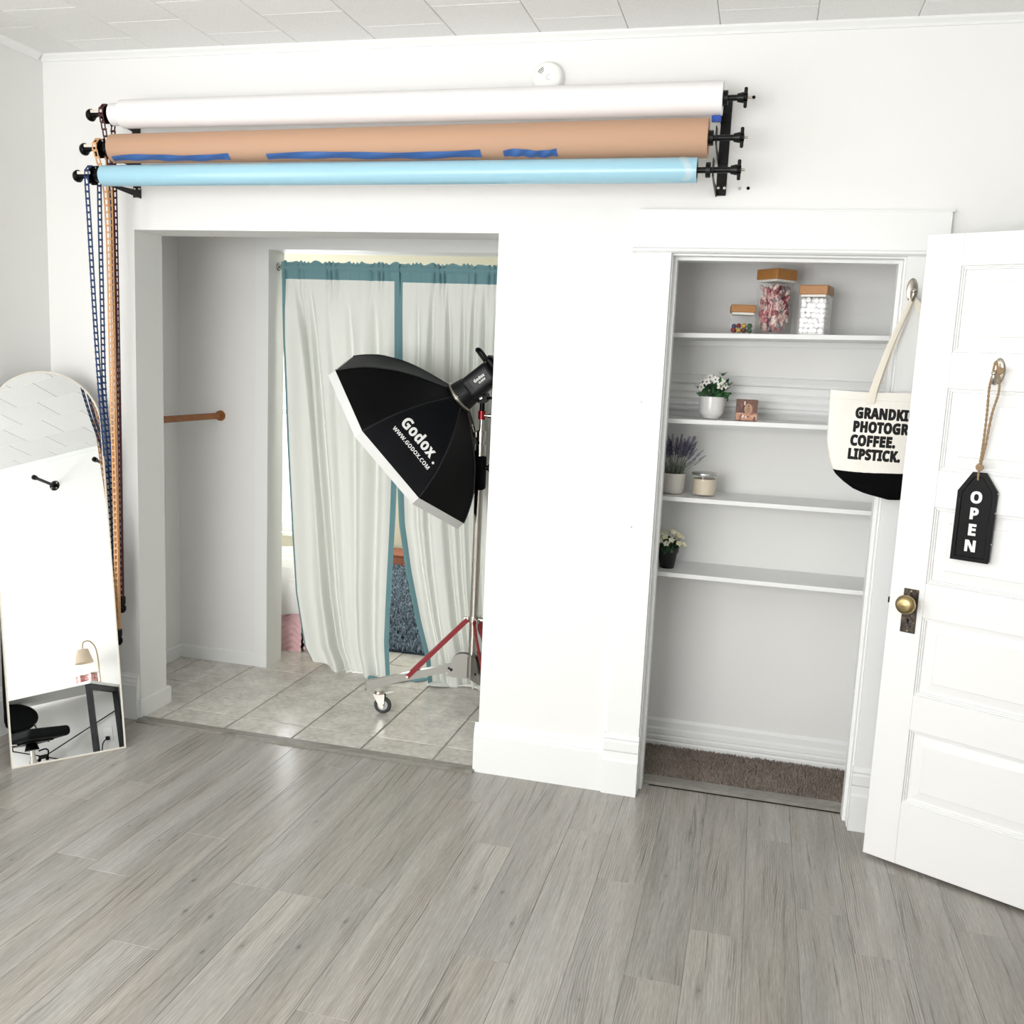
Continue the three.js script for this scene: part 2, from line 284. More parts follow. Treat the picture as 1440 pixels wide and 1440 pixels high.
// brown carpet pile in the closet
{
  const g = cyl(0.0002, 0.0026, 0.014, 0, 0.007, 0, 4), n = 15000, pile = new THREE.InstancedMesh(g, std('#ffffff', 0.95), n), m = new THREE.Matrix4(), e = new THREE.Euler(), col = new THREE.Color();
  for (let i = 0; i < n; i++) {
    const x = rr(1.505, 2.595), z = rr(CB + 0.024, -0.172), s = rr(0.7, 1.15); e.set(rr(-0.55, 0.55), rr(0, 6), rr(-0.55, 0.55));
    m.makeRotationFromEuler(e).scale(V(s * 1.3, s, s * 1.3)).setPosition(x, 0.004, z); pile.setMatrixAt(i, m);
    const k = rr(0.55, 1.25) * (1 + 0.25 * N(x * 9, z * 9)); pile.setColorAt(i, col.setRGB(0.33 * k, 0.275 * k, 0.235 * k));
  }
  pile.name = 'closet_carpet'; pile.userData = { kind: 'stuff', label: 'brown speckled cut pile carpet on the closet floor', category: 'carpet' }; pile.receiveShadow = pile.castShadow = true; scene.add(pile);
}

// passage behind the wide opening
solid('wall_alcove', [span(-0.95, -0.82, 0, 2.5, -0.95, WT), span(-0.82, -0.388, 0, 2.5, -0.95, -0.81), span(-0.388, 1.02, 2.07, 2.5, -0.95, -0.81), span(1.02, 1.42, 0, 2.5, -0.95, -0.81), span(1.3, 1.42, 0, 2.5, -0.81, WT), span(-0.388, -0.319, 0, 2.07, -0.95, -0.81), span(0.95, 1.02, 0, 2.07, -0.95, -0.81)], M.wall, 'white walls of the passage with the curtained doorway', 'wall');
solid('ceiling_alcove', span(-0.95, 1.42, 2.42, 2.52, -0.81, WT), M.wall, 'ceiling of the passage', 'ceiling');
solid('trim_11', [span(-0.388, -0.319, 0.0065, 2.14, -0.81, -0.795), span(-0.319, 0.95, 2.071, 2.14, -0.81, -0.795), span(0.95, 1.02, 0.0065, 2.14, -0.81, -0.795),], M.trim, 'plain white casing of the curtained doorway', 'casing');
solid('baseboard_alcove', [alongX([[-0.81, 0.0065], [-0.797, 0.0065], [-0.797, 0.068], [-0.803, 0.074], [-0.81, 0.074]], -0.82, -0.388), alongZ([[-0.82, 0.0065], [-0.807, 0.0065], [-0.807, 0.068], [-0.813, 0.074], [-0.82, 0.074]], -0.81, WT)], M.trim, 'low white baseboard in the passage', 'baseboard');

// room beyond the curtain
solid('wall_beyond', [span(-2.9, -2.5, 0, 2.6, -3.7, -3.6), span(-1.0, 1.7, 0, 2.6, -3.7, -3.6), span(-2.5, -1.0, 0, 0.15, -3.7, -3.6), span(-2.5, -1.0, 2.1, 2.6, -3.7, -3.6), span(-2.9, -2.8, 0, 2.6, -3.6, -0.95), span(1.6, 1.7, 0, 2.6, -3.6, -0.95), span(-2.9, -0.95, 0, 2.6, -0.95, -0.85), span(1.42, 1.7, 0, 2.6, -0.95, -0.85)], M.farWall, 'cream walls of the room beyond the curtain', 'wall');
solid('ceiling_beyond', span(-2.9, 1.7, 2.5, 2.6, -3.7, -0.95), std('#f4f4f2', 0.8), 'white ceiling of the room beyond the curtain', 'ceiling');
// windows
const pane = phys('#ffffff', 0.0, { transmission: 1, thickness: 0, ior: 1.5 });
function windowUnit(name, w, h, at, ry, label) {
  const g = structure(name, label, 'window'); g.position.set(...at); g.rotation.y = ry;
  part('window_frame', [span(-w / 2, -w / 2 + 0.05, -h / 2, h / 2, -0.1, -0.05), span(w / 2 - 0.05, w / 2, -h / 2, h / 2, -0.1, -0.05), span(-w / 2, w / 2, h / 2 - 0.05, h / 2, -0.1, -0.05), span(-w / 2, w / 2, -h / 2, -h / 2 + 0.05, -0.1, -0.05), span(-w / 2, w / 2, -0.02, 0.02, -0.1, -0.05)], M.trim, g);
  part('pane', span(-w / 2 + 0.05, w / 2 - 0.05, -h / 2 + 0.05, -0.02, -0.078, -0.0775), pane, g); part('pane', span(-w / 2 + 0.05, w / 2 - 0.05, 0.02, h / 2 - 0.05, -0.078, -0.0775), pane, g);
  part('window_sill', span(-w / 2 - 0.05, w / 2 + 0.05, -h / 2 - 0.025, -h / 2, -0.1, 0.05), M.trim, g);
}
windowUnit('window_1', 1.7, 1.45, [XL, 1.5, 2.35], Math.PI / 2, 'white framed window in the side wall');
windowUnit('window_2', 2.2, 1.6, [0.4, 1.5, ZR], Math.PI, 'white framed window facing the backdrop rolls');
windowUnit('window_3', 1.5, 1.95, [-1.75, 1.125, -3.6], 0, 'bright window of the room beyond the curtain');

// ---------------------------------------------------------------- five-panel door standing open
const DOOR_A = 0.4543;
{
  const d = structure('door_1', 'white five-panel wooden door standing open beside the closet', 'door');
  d.position.set(2.4537, 0, 0.202); d.rotation.y = -DOOR_A;
  const W = 0.762, B = 0.012, Tp = 2.0265, T = 0.036, SL = 0.106, rows = [[1.676, 1.931], [1.315, 1.566], [0.957, 1.2], [0.591, 0.846], [0.225, 0.474]];
  const edge = (x0, x1, y0, y1) => rbox(x1 - x0, y1 - y0, T, 0.0015, (x0 + x1) / 2, (y0 + y1) / 2, -T / 2, 1);
  part('stile', edge(0, SL, B, Tp), M.door, d); part('stile', edge(W - SL, W, B, Tp), M.door, d);
  const rails = [[1.931, Tp], [1.566, 1.676], [1.2, 1.315], [0.846, 0.957], [0.474, 0.591], [B, 0.225]];
  for (const [a, b] of rails) part('rail', edge(SL, W - SL, a, b), M.door, d);
  for (const [a, b] of rows) {
    const x0 = SL, x1 = W - SL, quads = [], ring = (p, q) => { const P = [[x0 + p[0], a + p[0], p[1]], [x1 - p[0], a + p[0], p[1]], [x1 - p[0], b - p[0], p[1]], [x0 + p[0], b - p[0], p[1]]], Q = [[x0 + q[0], a + q[0], q[1]], [x1 - q[0], a + q[0], q[1]], [x1 - q[0], b - q[0], q[1]], [x0 + q[0], b - q[0], q[1]]]; for (let k = 0; k < 4; k++) { const n = (k + 1) % 4; quads.push(P[k], P[n], Q[n], P[k], Q[n], Q[k]); } };
    const shape = (list) => { quads.length = 0; for (let k = 1; k < list.length; k++) ring(list[k - 1], list[k]); const g = new THREE.BufferGeometry(); g.setAttribute('position', new THREE.Float32BufferAttribute(quads.flat(), 3)); g.computeVertexNormals(); return flat(g); };
    part('panel_moulding', shape([[0.0002, -0.0016], [0.001, -0.0055], [0.0045, -0.0055], [0.0055, -0.011], [0.0095, -0.011], [0.011, -0.017]]), M.door, d);
    const field = shape([[0.0105, -0.017], [0.018, -0.017], [0.046, -0.0125], [0.048, -0.0098]]), c = 0.048;
    part('panel', [field, span(x0 + c, x1 - c, a + c, b - c, -0.0155, -0.0098), span(x0, x1, a, b, -0.031, -0.0205)], M.door, d);
  }
  // lock plate and knob
  const plateTex = texture(64, 128, (u, v) => { const a = fbm(u * 5, v * 9, 3, 4), r = smooth(0.12, 0.3, fbm(u * 9, v * 14, 9, 3)); const L = 58 + 60 * a; return [L + 8 + 50 * r, L + 2 + 30 * r, L - 2 + 10 * r]; });
  const plate = part('lock_plate', rbox(0.046, 0.143, 0.004, 0.0015, 0.066, 0.8605, 0.002, 1), std('#ffffff', 0.45, { map: plateTex, metalness: 0.6 }), d); plate.userData.label = 'aged bronze lock plate';
  part('keyhole', [cyl(0.0042, 0.0042, 0.001, 0, 0, 0, 12).rotateX(Math.PI / 2).translate(0.065, 0.831, 0.0045), span(0.0635, 0.0665, 0.819, 0.83, 0.004, 0.005)], M.blackMatte, plate);
  for (const y of [0.925, 0.796]) part('screw', cyl(0.0028, 0.0028, 0.001, 0, 0, 0, 8).rotateX(Math.PI / 2).translate(0.066, y, 0.0045), M.brass, plate);
  part('knob', lathe([[0, -0.02], [0.009, -0.02], [0.0085, 0.012], [0.012, 0.02], [0.024, 0.026], [0.0305, 0.036], [0.031, 0.044], [0.027, 0.052], [0.017, 0.0575], [0, 0.059]], 28).rotateX(Math.PI / 2).translate(0.066, 0.888, 0.006), M.brass, d).userData.label = 'tarnished brass door knob';
  part('latch', [span(-0.0012, 0, 0.84, 0.93, -0.027, -0.009), span(-0.009, 0, 0.872, 0.89, -0.023, -0.013)], M.blackMetal, d);
  for (const y of [0.3, 1.75]) part('hinge', cyl(0.006, 0.006, 0.09, W + 0.002, y, -T - 0.002, 10), M.brass, d);
}
const doorAt = (s, y, off) => { const c = Math.cos(DOOR_A), n = Math.sin(DOOR_A); return [2.4537 + s * c - off * n, y, 0.202 + s * n + off * c]; };

// coat hooks
function coatHook(label, at, ry) {
  const h = thing('coat_hook', label, 'hook', at, ry);
  const plate = lathe([[0, 0.006], [0.012, 0.0052], [0.0165, 0.003], [0.018, 0]], 28).rotateX(Math.PI / 2); plate.scale(1, 2.15, 1);
  part('back_plate', plate, M.nickel, h);
  part('prong', [tube([[0, -0.006, 0.002], [0, -0.02, 0.012], [0, -0.034, 0.022], [0, -0.036, 0.036], [0, -0.024, 0.045], [0, -0.01, 0.047]], 0.0062, 20, 10), ball(0.0085, 0, -0.007, 0.047, 14)], M.nickel, h);
  return h;
}
coatHook('oval brushed nickel hook on the closet casing holding the tote bag', [2.447, 1.877, 0.022], 0);
coatHook('oval brushed nickel hook on the open door holding the rope sign', doorAt(0.243, 1.624, 0), -DOOR_A);

// canvas tote bag with black base
{
  const cx = 2.452, b = thing('tote_bag', 'cream canvas tote bag with black base and bold lettering, hanging beside the door', 'bag', [cx, 1.193, 0.062]);
  const print = canvasTexture(1024, 768, (g, w, h) => {
    g.fillStyle = '#f1ede5'; g.fillRect(0, 0, w, h);
    for (let i = 0; i < 26000; i++) { g.fillStyle = rnd() < 0.5 ? 'rgba(255,252,244,0.10)' : 'rgba(150,138,115,0.07)'; const x = rnd() * w, y = rnd() * h; rnd() < 0.5 ? g.fillRect(x, y, 9, 1) : g.fillRect(x, y, 1, 9); }
    g.strokeStyle = 'rgba(190,176,150,0.55)'; g.setLineDash([7, 4]); g.lineWidth = 2; g.beginPath(); g.moveTo(0, 62); g.lineTo(w, 62); g.stroke(); g.setLineDash([]);
    g.fillStyle = '#131313'; g.strokeStyle = '#131313'; g.lineWidth = 7; g.lineJoin = 'round'; g.font = '900 104px sans-serif'; g.textBaseline = 'alphabetic';
    ['GRANDKIDS.', 'PHOTOGRAPHY.', 'COFFEE.', 'LIPSTICK.'].forEach((t, i) => { g.save(); g.translate(184 - i * 10, 190 + i * 98); g.rotate(0.012); g.scale(0.775, 0.96); g.fillText(t, 0, 0); g.strokeText(t, 0, 0); g.restore(); });
  });
  print.wrapS = print.wrapT = THREE.ClampToEdgeWrapping;
  const half = curve([[0, 0.02], [0.008, 0.05], [0.018, 0.092], [0.032, 0.13], [0.053, 0.163], [0.075, 0.19], [0.098, 0.206], [0.12, 0.214], [0.18, 0.228], [0.352, 0.231]]);
  const thick = curve([[0, 0.012], [0.02, 0.03], [0.08, 0.036], [0.2, 0.03], [0.352, 0.012]]);
  const skin = (y0, y1, n) => sheet(48, n, (u, v) => {
    const y = lerp(y0, y1, v), a = u * Math.PI * 2, w = half(y), t = thick(y), c = Math.cos(a), s = Math.sin(a);
    const x = w * Math.sign(c) * Math.pow(Math.abs(c), 0.55), z = t * Math.sign(s) * Math.pow(Math.abs(s), 0.7);
    return [x, y + 0.004 * Math.sin(x * 14), z + 0.004 * N(x * 9, y * 8, 2) * (s > 0 ? 1 : 0.3) + (y > 0.3 ? 0.003 * Math.sin(x * 26) : 0)];
  });
  const planar = (g) => { const p = g.attributes.position, uv = g.attributes.uv; for (let i = 0; i < p.count; i++) uv.setXY(i, p.getZ(i) > -0.002 ? p.getX(i) / 0.46 + 0.5 : 0.02, p.getY(i) / 0.352); return g; };
  part('canvas_body', planar(skin(0.09, 0.352, 22)), std('#ffffff', 0.9, { map: print, side: THREE.DoubleSide }), b);
  part('black_base', skin(0, 0.0905, 14), phys('#040405', 0.9, { specularIntensity: 0.25, side: THREE.DoubleSide }), b).userData.label = 'black fabric base';
  const strap = (pts, side) => { // flat webbing
    const c = new THREE.CatmullRomCurve3(pts.map((p) => V(...p))), g = sheet(36, 2, (u, v) => { const p = c.getPoint(u), t = c.getTangent(u), w = lerp(0.0125, 0.007, smooth(0.0, 0.9, side > 0 ? (u < 0.5 ? u * 2 : 2 - u * 2) : (u < 0.5 ? u * 2 : 2 - u * 2))), nx = -t.y, ny = t.x, l = Math.hypot(nx, ny) || 1; return [p.x + nx / l * w * (v * 2 - 1), p.y + ny / l * w * (v * 2 - 1), p.z + 0.0012 * Math.sin(v * Math.PI)]; }); return g;
  };
  const web = std('#e9e2d4', 0.9, { side: THREE.DoubleSide });
  part('handle', strap([[-0.105, 0.315, 0.022], [-0.1, 0.35, 0.02], [-0.06, 0.5, 0.0], [-0.022, 0.61, -0.005], [-0.005, 0.653, 0.0], [0.012, 0.64, -0.004], [0.045, 0.56, 0.0], [0.1, 0.36, 0.016], [0.105, 0.315, 0.02]], 1), web, b);
  part('handle', strap([[-0.095, 0.32, -0.014], [-0.09, 0.35, -0.014], [-0.05, 0.5, -0.008], [-0.014, 0.615, -0.014], [-0.004, 0.65, -0.012], [0.012, 0.63, -0.014], [0.05, 0.55, -0.012], [0.095, 0.36, -0.014], [0.1, 0.32, -0.014]], -1), web, b);
}

// hanging OPEN sign on jute rope
const font = await new FontLoader().loadAsync('fonts/droid/droid_sans_bold.typeface.json');
{
  const g = thing('open_sign', 'black embossed metal OPEN sign hanging by jute rope on the white door', 'sign', doorAt(0.2265, 1.05, 0.004), -DOOR_A);
  const outline = (i) => poly([[-0.055 + i, i], [0.055 - i, i], [0.0575 - i, 0.217 - i * 0.4], [0.02 - i * 0.6, 0.272 - i], [-0.018 + i * 0.6, 0.272 - i], [-0.0545 + i, 0.213 - i * 0.4]]);
  part('plate', ext(outline(0.0015), 0.009, 0.0015), M.black, g);
  const rim = outline(0.002); rim.holes.push(outline(0.0125)); const inner = outline(0.0145);
  part('raised_rim', move(ext(rim, 0.003, 0.0015), 0, 0, 0.0105), M.black, g);
  part('raised_rim', move(ext(inner, 0.0012, 0.0008), 0, 0, 0.0105), phys('#060708', 0.45, { specularIntensity: 0.3 }), g);
  // worn corners showing bare metal
  for (const [x, y] of [[-0.054, 0.003], [0.054, 0.002], [-0.053, 0.212], [0.0565, 0.214], [-0.054, 0.1], [0.056, 0.155], [0.0, 0.001], [0.055, 0.06], [-0.019, 0.271]]) part('chipped_edge', rbox(0.005, 0.005, 0.008, 0.0015, x, y, 0.007, 1), std('#d9d7d1', 0.6), g);
  const white = std('#f3f3f1', 0.45);
  'OPEN'.split('').forEach((ch, i) => {
    const t = flat(new TextGeometry(ch, { font, size: 0.034, depth: 0.0012, curveSegments: 6, bevelEnabled: true, bevelSize: 0.0011, bevelThickness: 0.0006, bevelSegments: 1 })); t.computeBoundingBox();
    const bb = t.boundingBox; part(`letter_${ch.toLowerCase()}`, move(t, -(bb.min.x + bb.max.x) / 2 + 0.001 - i * 0.0006, 0.18 - i * 0.0495, 0.0132), white, g);
  });
  const jute = std('#a38a6c', 0.95);
  const rope = (pts, r, n = 60) => { // two twisted strands
    const c = new THREE.CatmullRomCurve3(pts.map((p) => V(...p))), L = c.getLength(), out = [];
    for (const ph of [0, Math.PI]) { const q = []; for (let i = 0; i <= n; i++) { const t = i / n, p = c.getPoint(t), a = ph + t * L / 0.018 * Math.PI * 2; q.push([p.x + Math.cos(a) * r * 0.55, p.y, p.z + Math.sin(a) * r * 0.55]); } out.push(tube(q, r * 0.72, n * 2, 6)); }
    return merge(out);
  };
  part('rope', [rope([[0, 0.25, 0.016], [0, 0.268, 0.018], [0, 0.29, 0.016], [0.002, 0.36, 0.014], [0.004, 0.45, 0.02], [0.006, 0.53, 0.034], [0.014, 0.575, 0.036]], 0.0034), rope([[0.001, 0.29, 0.014], [0.008, 0.35, 0.012], [0.018, 0.45, 0.02], [0.03, 0.51, 0.026], [0.03, 0.55, 0.034], [0.022, 0.585, 0.036], [0.015, 0.6, 0.036], [0.012, 0.575, 0.04]], 0.0034)], jute, g).userData.label = 'twisted jute rope';
  const knot = (x, y, z, s) => merge([tube([[x - s, y, z], [x - s * 0.3, y + s * 0.8, z + s * 0.7], [x + s, y + s * 0.2, z + s * 0.4], [x + s * 0.4, y - s * 0.8, z + s], [x - s * 0.7, y - s * 0.3, z + s * 0.5], [x, y + s * 0.6, z]], 0.0042, 40, 7), ball(s * 0.75, x, y, z + s * 0.3, 10)]);
  part('knot', knot(0.001, 0.288, 0.016, 0.009), jute, g); part('knot', knot(0.03, 0.575, 0.036, 0.009), jute, g);
}

// ---------------------------------------------------------------- closet shelves
const shelfTop = [1.734, 1.4105, 1.1085, 0.81], SF = -0.25, tilt = [0.02, 0.014, 0.004, 0.0];
const shelfNames = ['white painted closet shelf carrying the three jars with wooden lids', 'white painted closet shelf carrying the daisy pot and the printed candle', 'white painted closet shelf carrying the lavender pot and the cream candle', 'white painted closet shelf carrying only the small black flower pot'];
shelfTop.forEach((y, i) => {
  const s = thing('shelf', shelfNames[i], 'shelf', [2.05, y - 0.009, (SF + CB) / 2]); s.rotation.z = tilt[i];
  part('board', rbox(1.098, 0.018, SF - CB - 0.001, 0.002, 0, 0, 0, 1), M.trim, s);
  part('cleat', span(-0.54, 0.54, -0.03, -0.0095, CB - (SF + CB) / 2 + 0.001, CB - (SF + CB) / 2 + 0.016), M.trim, s);
});
const onShelf = (i, x) => shelfTop[i] + Math.tan(tilt[i]) * (x - 2.05) + 0.0012;

// storage jars with wooden lids
const bamboo = texture(128, 64, (u, v) => { const a = fbm(u * 3, v * 34, 7, 3), b = N(u * 30, v * 4, 2); const L = 1 + 0.28 * a + 0.05 * b; return [176 * L, 122 * L, 66 * L]; });
const lidMat = std('#ffffff', 0.42, { map: bamboo });
const glass = phys('#ffffff', 0.02, { transmission: 1, thickness: 0, ior: 1.45, specularIntensity: 0.55 });
function storageJar(label, x, z, ry, w, h, lid) {
  const j = thing('storage_jar', label, 'jar', [x, onShelf(0, x), z], ry), t = w / 2 - 0.004, gh = h - lid;
  const side = (k) => rbox(w - 0.008, gh, 0.0015, 0.0005, 0, gh / 2, t, 1).rotateY(k * Math.PI / 2);
  part('glass_body', [side(0), side(1), side(2), side(3), box(w - 0.01, 0.003, w - 0.01, 0, 0.0025, 0), ...[0, 1, 2, 3].map((k) => cyl(0.003, 0.003, gh, t - 0.0005, gh / 2, t - 0.0005, 8).rotateY(k * Math.PI / 2))], glass, j);
  part('wooden_lid', rbox(w, lid, w, 0.004, 0, h - lid / 2, 0), lidMat, j); part('seal', box(w - 0.014, 0.008, w - 0.014, 0, gh - 0.004, 0), std('#e9e9e4', 0.5), j);
  return j;
}
storageJar('short glass jar with wooden lid and few gumballs, on the closet shelf', 1.907, -0.335, 0.07, 0.092, 0.106, 0.028);
storageJar('tall glass jar with wooden lid full of pink lollipops', 2.021, -0.355, Math.PI / 4, 0.105, 0.238, 0.038);
storageJar('middle-sized glass jar with wooden lid full of white balls', 2.166, -0.335, -0.272, 0.103, 0.178, 0.034);
{ // gumballs
  const cols = ['#8e1f22', '#a32f2a', '#2e5a3a', '#2c3f78', '#c6a23d', '#5f1f1a', '#3b6b58'], c0 = 1.907;
  let k = 0;
  for (let lay = 0; lay < 2; lay++) for (let i = 0; i < 4; i++) for (let q = 0; q < 4; q++) {
    if (lay && rnd() < 0.55) continue;
    const x = -0.029 + i * 0.0193 + rr(-0.001, 0.001), z = -0.029 + q * 0.0193, colr = x < -0.004 && rnd() < 0.75 ? cols[rnd() < 0.5 ? 0 : 1] : cols[2 + Math.floor(rnd() * 5)];
    const b = part(numbered('gumball'), gumGeo(), gumMat(colr), scene); b.position.set(c0 + x, onShelf(0, c0) + 0.0135 + lay * 0.0165, -0.335 + z); b.userData = { label: 'shiny coloured gumball inside the short jar', category: 'gumball', group: 'gumballs in the short jar' }; k++;
  }
}
function gumGeo() { return gumGeo.g ??= ball(0.0093, 0, 0, 0, 12); }
function gumMat(c) { gumMat.m ??= {}; return gumMat.m[c] ??= std(c, 0.25); }
{ // white balls filling the jar
  const c = Math.cos(-0.272), s = Math.sin(-0.272), g = ball(0.0098, 0, 0, 0, 12), m = std('#f1f1ef', 0.75);
  for (let lay = 0; lay < 7; lay++) for (let i = 0; i < 5; i++) for (let q = 0; q < 5; q++) {
    if (i > 0 && i < 4 && q > 0 && q < 4 && lay < 5) continue;                    // only balls that touch glass or top show
    if (lay === 6 && rnd() < 0.35) continue;
    const off = lay % 2 ? 0.0035 : -0.0035, lx = clamp(-0.0345 + i * 0.01725 + off + rr(-0.003, 0.003), -0.036, 0.036), lz = clamp(-0.0345 + q * 0.01725 + off * 0.5 + rr(-0.003, 0.003), -0.036, 0.036);
    const b = part(numbered('white_ball'), g, m, scene); b.position.set(2.166 + lx * c + lz * s, onShelf(0, 2.166) + 0.0145 + lay * 0.0184 + rr(-0.0025, 0.0025) * (lay ? 1 : 0.4), -0.335 - lx * s + lz * c);
    b.userData = { label: 'white ball inside the middle-sized jar', category: 'ball', group: 'white balls in the middle-sized jar' };
  }
}
{ // lollipops
  const wraps = ['#b8707a', '#d29a9c', '#8e4450', '#e0b9b5', '#b07c7c', '#8b8288', '#d6cabe', '#cb868a', '#e6d0c8'], mats = wraps.map((w) => std(w, 0.35)), stickM = std('#f2dfda', 0.5);
  const head = merge([ball(0.008, 0, 0, 0, 8), cyl(0.007, 0.0026, 0.009, 0, -0.0095, 0, 6), cyl(0.0026, 0.0085, 0.008, 0, 0.0095, 0, 5)]), stick = cyl(0.0019, 0.0019, 0.062, 0, -0.042, 0, 6), twist = merge([cyl(0.005, 0.005, 0.038, 0, -0.03, 0, 7), cyl(0.009, 0.004, 0.009, 0, -0.052, 0, 7)]);
  const twistM = std('#eccac5', 0.4);
  for (let i = 0; i < 170; i++) {
    const o = thing('lollipop', 'wrapped pink lollipop inside the tall jar', 'lollipop', [0, 0, 0], 0, 'lollipops in the tall jar'); 
    const lay = i / 170, face = [0, 1, 0, 1, 2][i % 5], a = rr(-0.037, 0.037), inn = rr(0.026, 0.037); // most of them near the two faces in view
    let lx, lz; if (face === 0) { lx = a; lz = inn; } else if (face === 1) { lx = -inn; lz = a; } else { lx = rr(-0.03, 0.03); lz = rr(-0.03, 0.03); }
    const c = Math.cos(Math.PI / 4), s = Math.sin(Math.PI / 4), y = 0.02 + lay * 0.155;
    o.position.set(2.021 + lx * c + lz * s, onShelf(0, 2.021) + y, -0.355 - lx * s + lz * c);
    for (let tries = 0; tries < 40; tries++) { // keep the stick inside the glass
      o.rotation.set(rr(-0.6, 0.6), rr(0, 6), (y > 0.09 ? 0 : Math.PI) + rr(-0.75, 0.75));
      const t = V(0, -0.074, 0).applyEuler(o.rotation), tx = lx + t.x * c - t.z * s, tz = lz + t.x * s + t.z * c, ty = y + t.y;
      if (Math.abs(tx) < 0.043 && Math.abs(tz) < 0.043 && ty > 0.008 && ty < 0.188) break;
    }
    part('wrapper', head, mats[Math.floor(rnd() * mats.length)], o); if (i % 4 !== 1) part('stick', i % 3 === 0 ? twist : stick, i % 3 === 0 ? twistM : stickM, o);
  }
}

// ---------------------------------------------------------------- plants and candles on the shelves
const leafGeo = (l, w, bend = 0.3) => sheet(2, 5, (u, v) => { const k = Math.sin(Math.PI * Math.pow(v, 0.8)) * w * (u - 0.5); return [k, l * v * Math.cos(bend * v), l * v * Math.sin(bend * v) + Math.abs(u - 0.5) * w * 0.25]; });
const greens = ['#2f5a34', '#3f7040', '#24472b', '#557a55', '#1d3a24'].map((c) => std(c, 0.55, { side: THREE.DoubleSide }));
const aim = (o, dir, spin = 0) => { o.quaternion.setFromUnitVectors(V(0, 1, 0), dir.clone().normalize()); o.rotateY(spin); return o; };
{ // white pot with white daisies
  const x = 1.818, z = -0.36, p = thing('potted_daisies', 'round white pot with white daisies and dark green leaves', 'plant', [x, onShelf(1, x), z]);
  part('pot', lathe([[0, 0.0], [0.03, 0.0], [0.032, 0.003], [0.032, 0.007], [0.041, 0.013], [0.0465, 0.025], [0.048, 0.045], [0.0488, 0.084], [0.0462, 0.085], [0.045, 0.07], [0, 0.07]], 36), std('#ecebe9', 0.22), p);
  part('soil', cyl(0.0445, 0.0445, 0.004, 0, 0.073, 0, 20), std('#2a241e', 0.95), p);
  const leaves = [leafGeo(0.045, 0.026), leafGeo(0.034, 0.014, 0.6), leafGeo(0.05, 0.03, 0.5)];
  for (let i = 0; i < 46; i++) { const a = rr(0, 6.283), r = rr(0.004, 0.042), e = rr(0.1, 1.2); const m = part('leaf', leaves[i % 3], greens[Math.floor(rnd() * 5)], p); m.position.set(Math.cos(a) * r, 0.074 + rr(0, 0.048), Math.sin(a) * r); aim(m, V(Math.cos(a) * Math.sin(e), Math.cos(e), Math.sin(a) * Math.sin(e)), rr(0, 6)); }
  const petal = leafGeo(0.0175, 0.0125, 0.25), bloom = merge([0, 1, 2, 3, 4].map((k) => petal.clone().rotateX(1.25).rotateY(k * 1.2566))), pet = std('#f3f2ec', 0.6, { side: THREE.DoubleSide }), eye = std('#7d7a44', 0.8), eyeG = ball(0.0032, 0, 0.001, 0, 8);
  for (const [px, py, pz, dx, dy, dz] of [[-0.014, 0.158, 0.02, -0.2, 0.55, 0.8], [0.002, 0.163, 0.012, 0, 0.9, 0.5], [0.008, 0.15, 0.032, 0.1, 0.3, 1], [-0.03, 0.152, 0.02, -0.6, 0.6, 0.6], [0.031, 0.143, 0.026, 0.3, 0.3, 1], [-0.05, 0.132, 0.015, -0.9, 0.4, 0.6], [0.046, 0.13, 0.02, 0.7, 0.4, 0.8], [-0.043, 0.12, 0.03, -0.7, 0.1, 0.9], [0.029, 0.128, 0.035, 0.2, 0, 1], [0.018, 0.158, -0.01, 0.3, 0.9, 0], [-0.024, 0.14, 0.034, -0.3, 0.2, 1]]) {
    part('stem', bar([px * 0.3, 0.072, pz * 0.3], [px, py, pz], 0.001), greens[3], p);
    const f = part('flower', bloom, pet, p); f.position.set(px, py, pz); aim(f, V(dx, dy, dz), rr(0, 6)); part('flower_centre', eyeG, eye, f);
  }
  for (const [px, py] of [[0.033, 0.165], [0.058, 0.128], [-0.055, 0.112]]) { const m = part('sprig', merge([...Array(9).keys()].map((k) => turn(leafGeo(0.02, 0.006, 0.2), 0.9, k * 0.9, 0).translate(0, 0.003 * (k % 3), 0))), greens[3], p); m.position.set(px, py, 0.01); }
  part('trailing_leaf', tube([[0.045, 0.09, 0.02], [0.057, 0.085, 0.024], [0.059, 0.07, 0.026]], 0.003, 8, 5), greens[2], p);
}
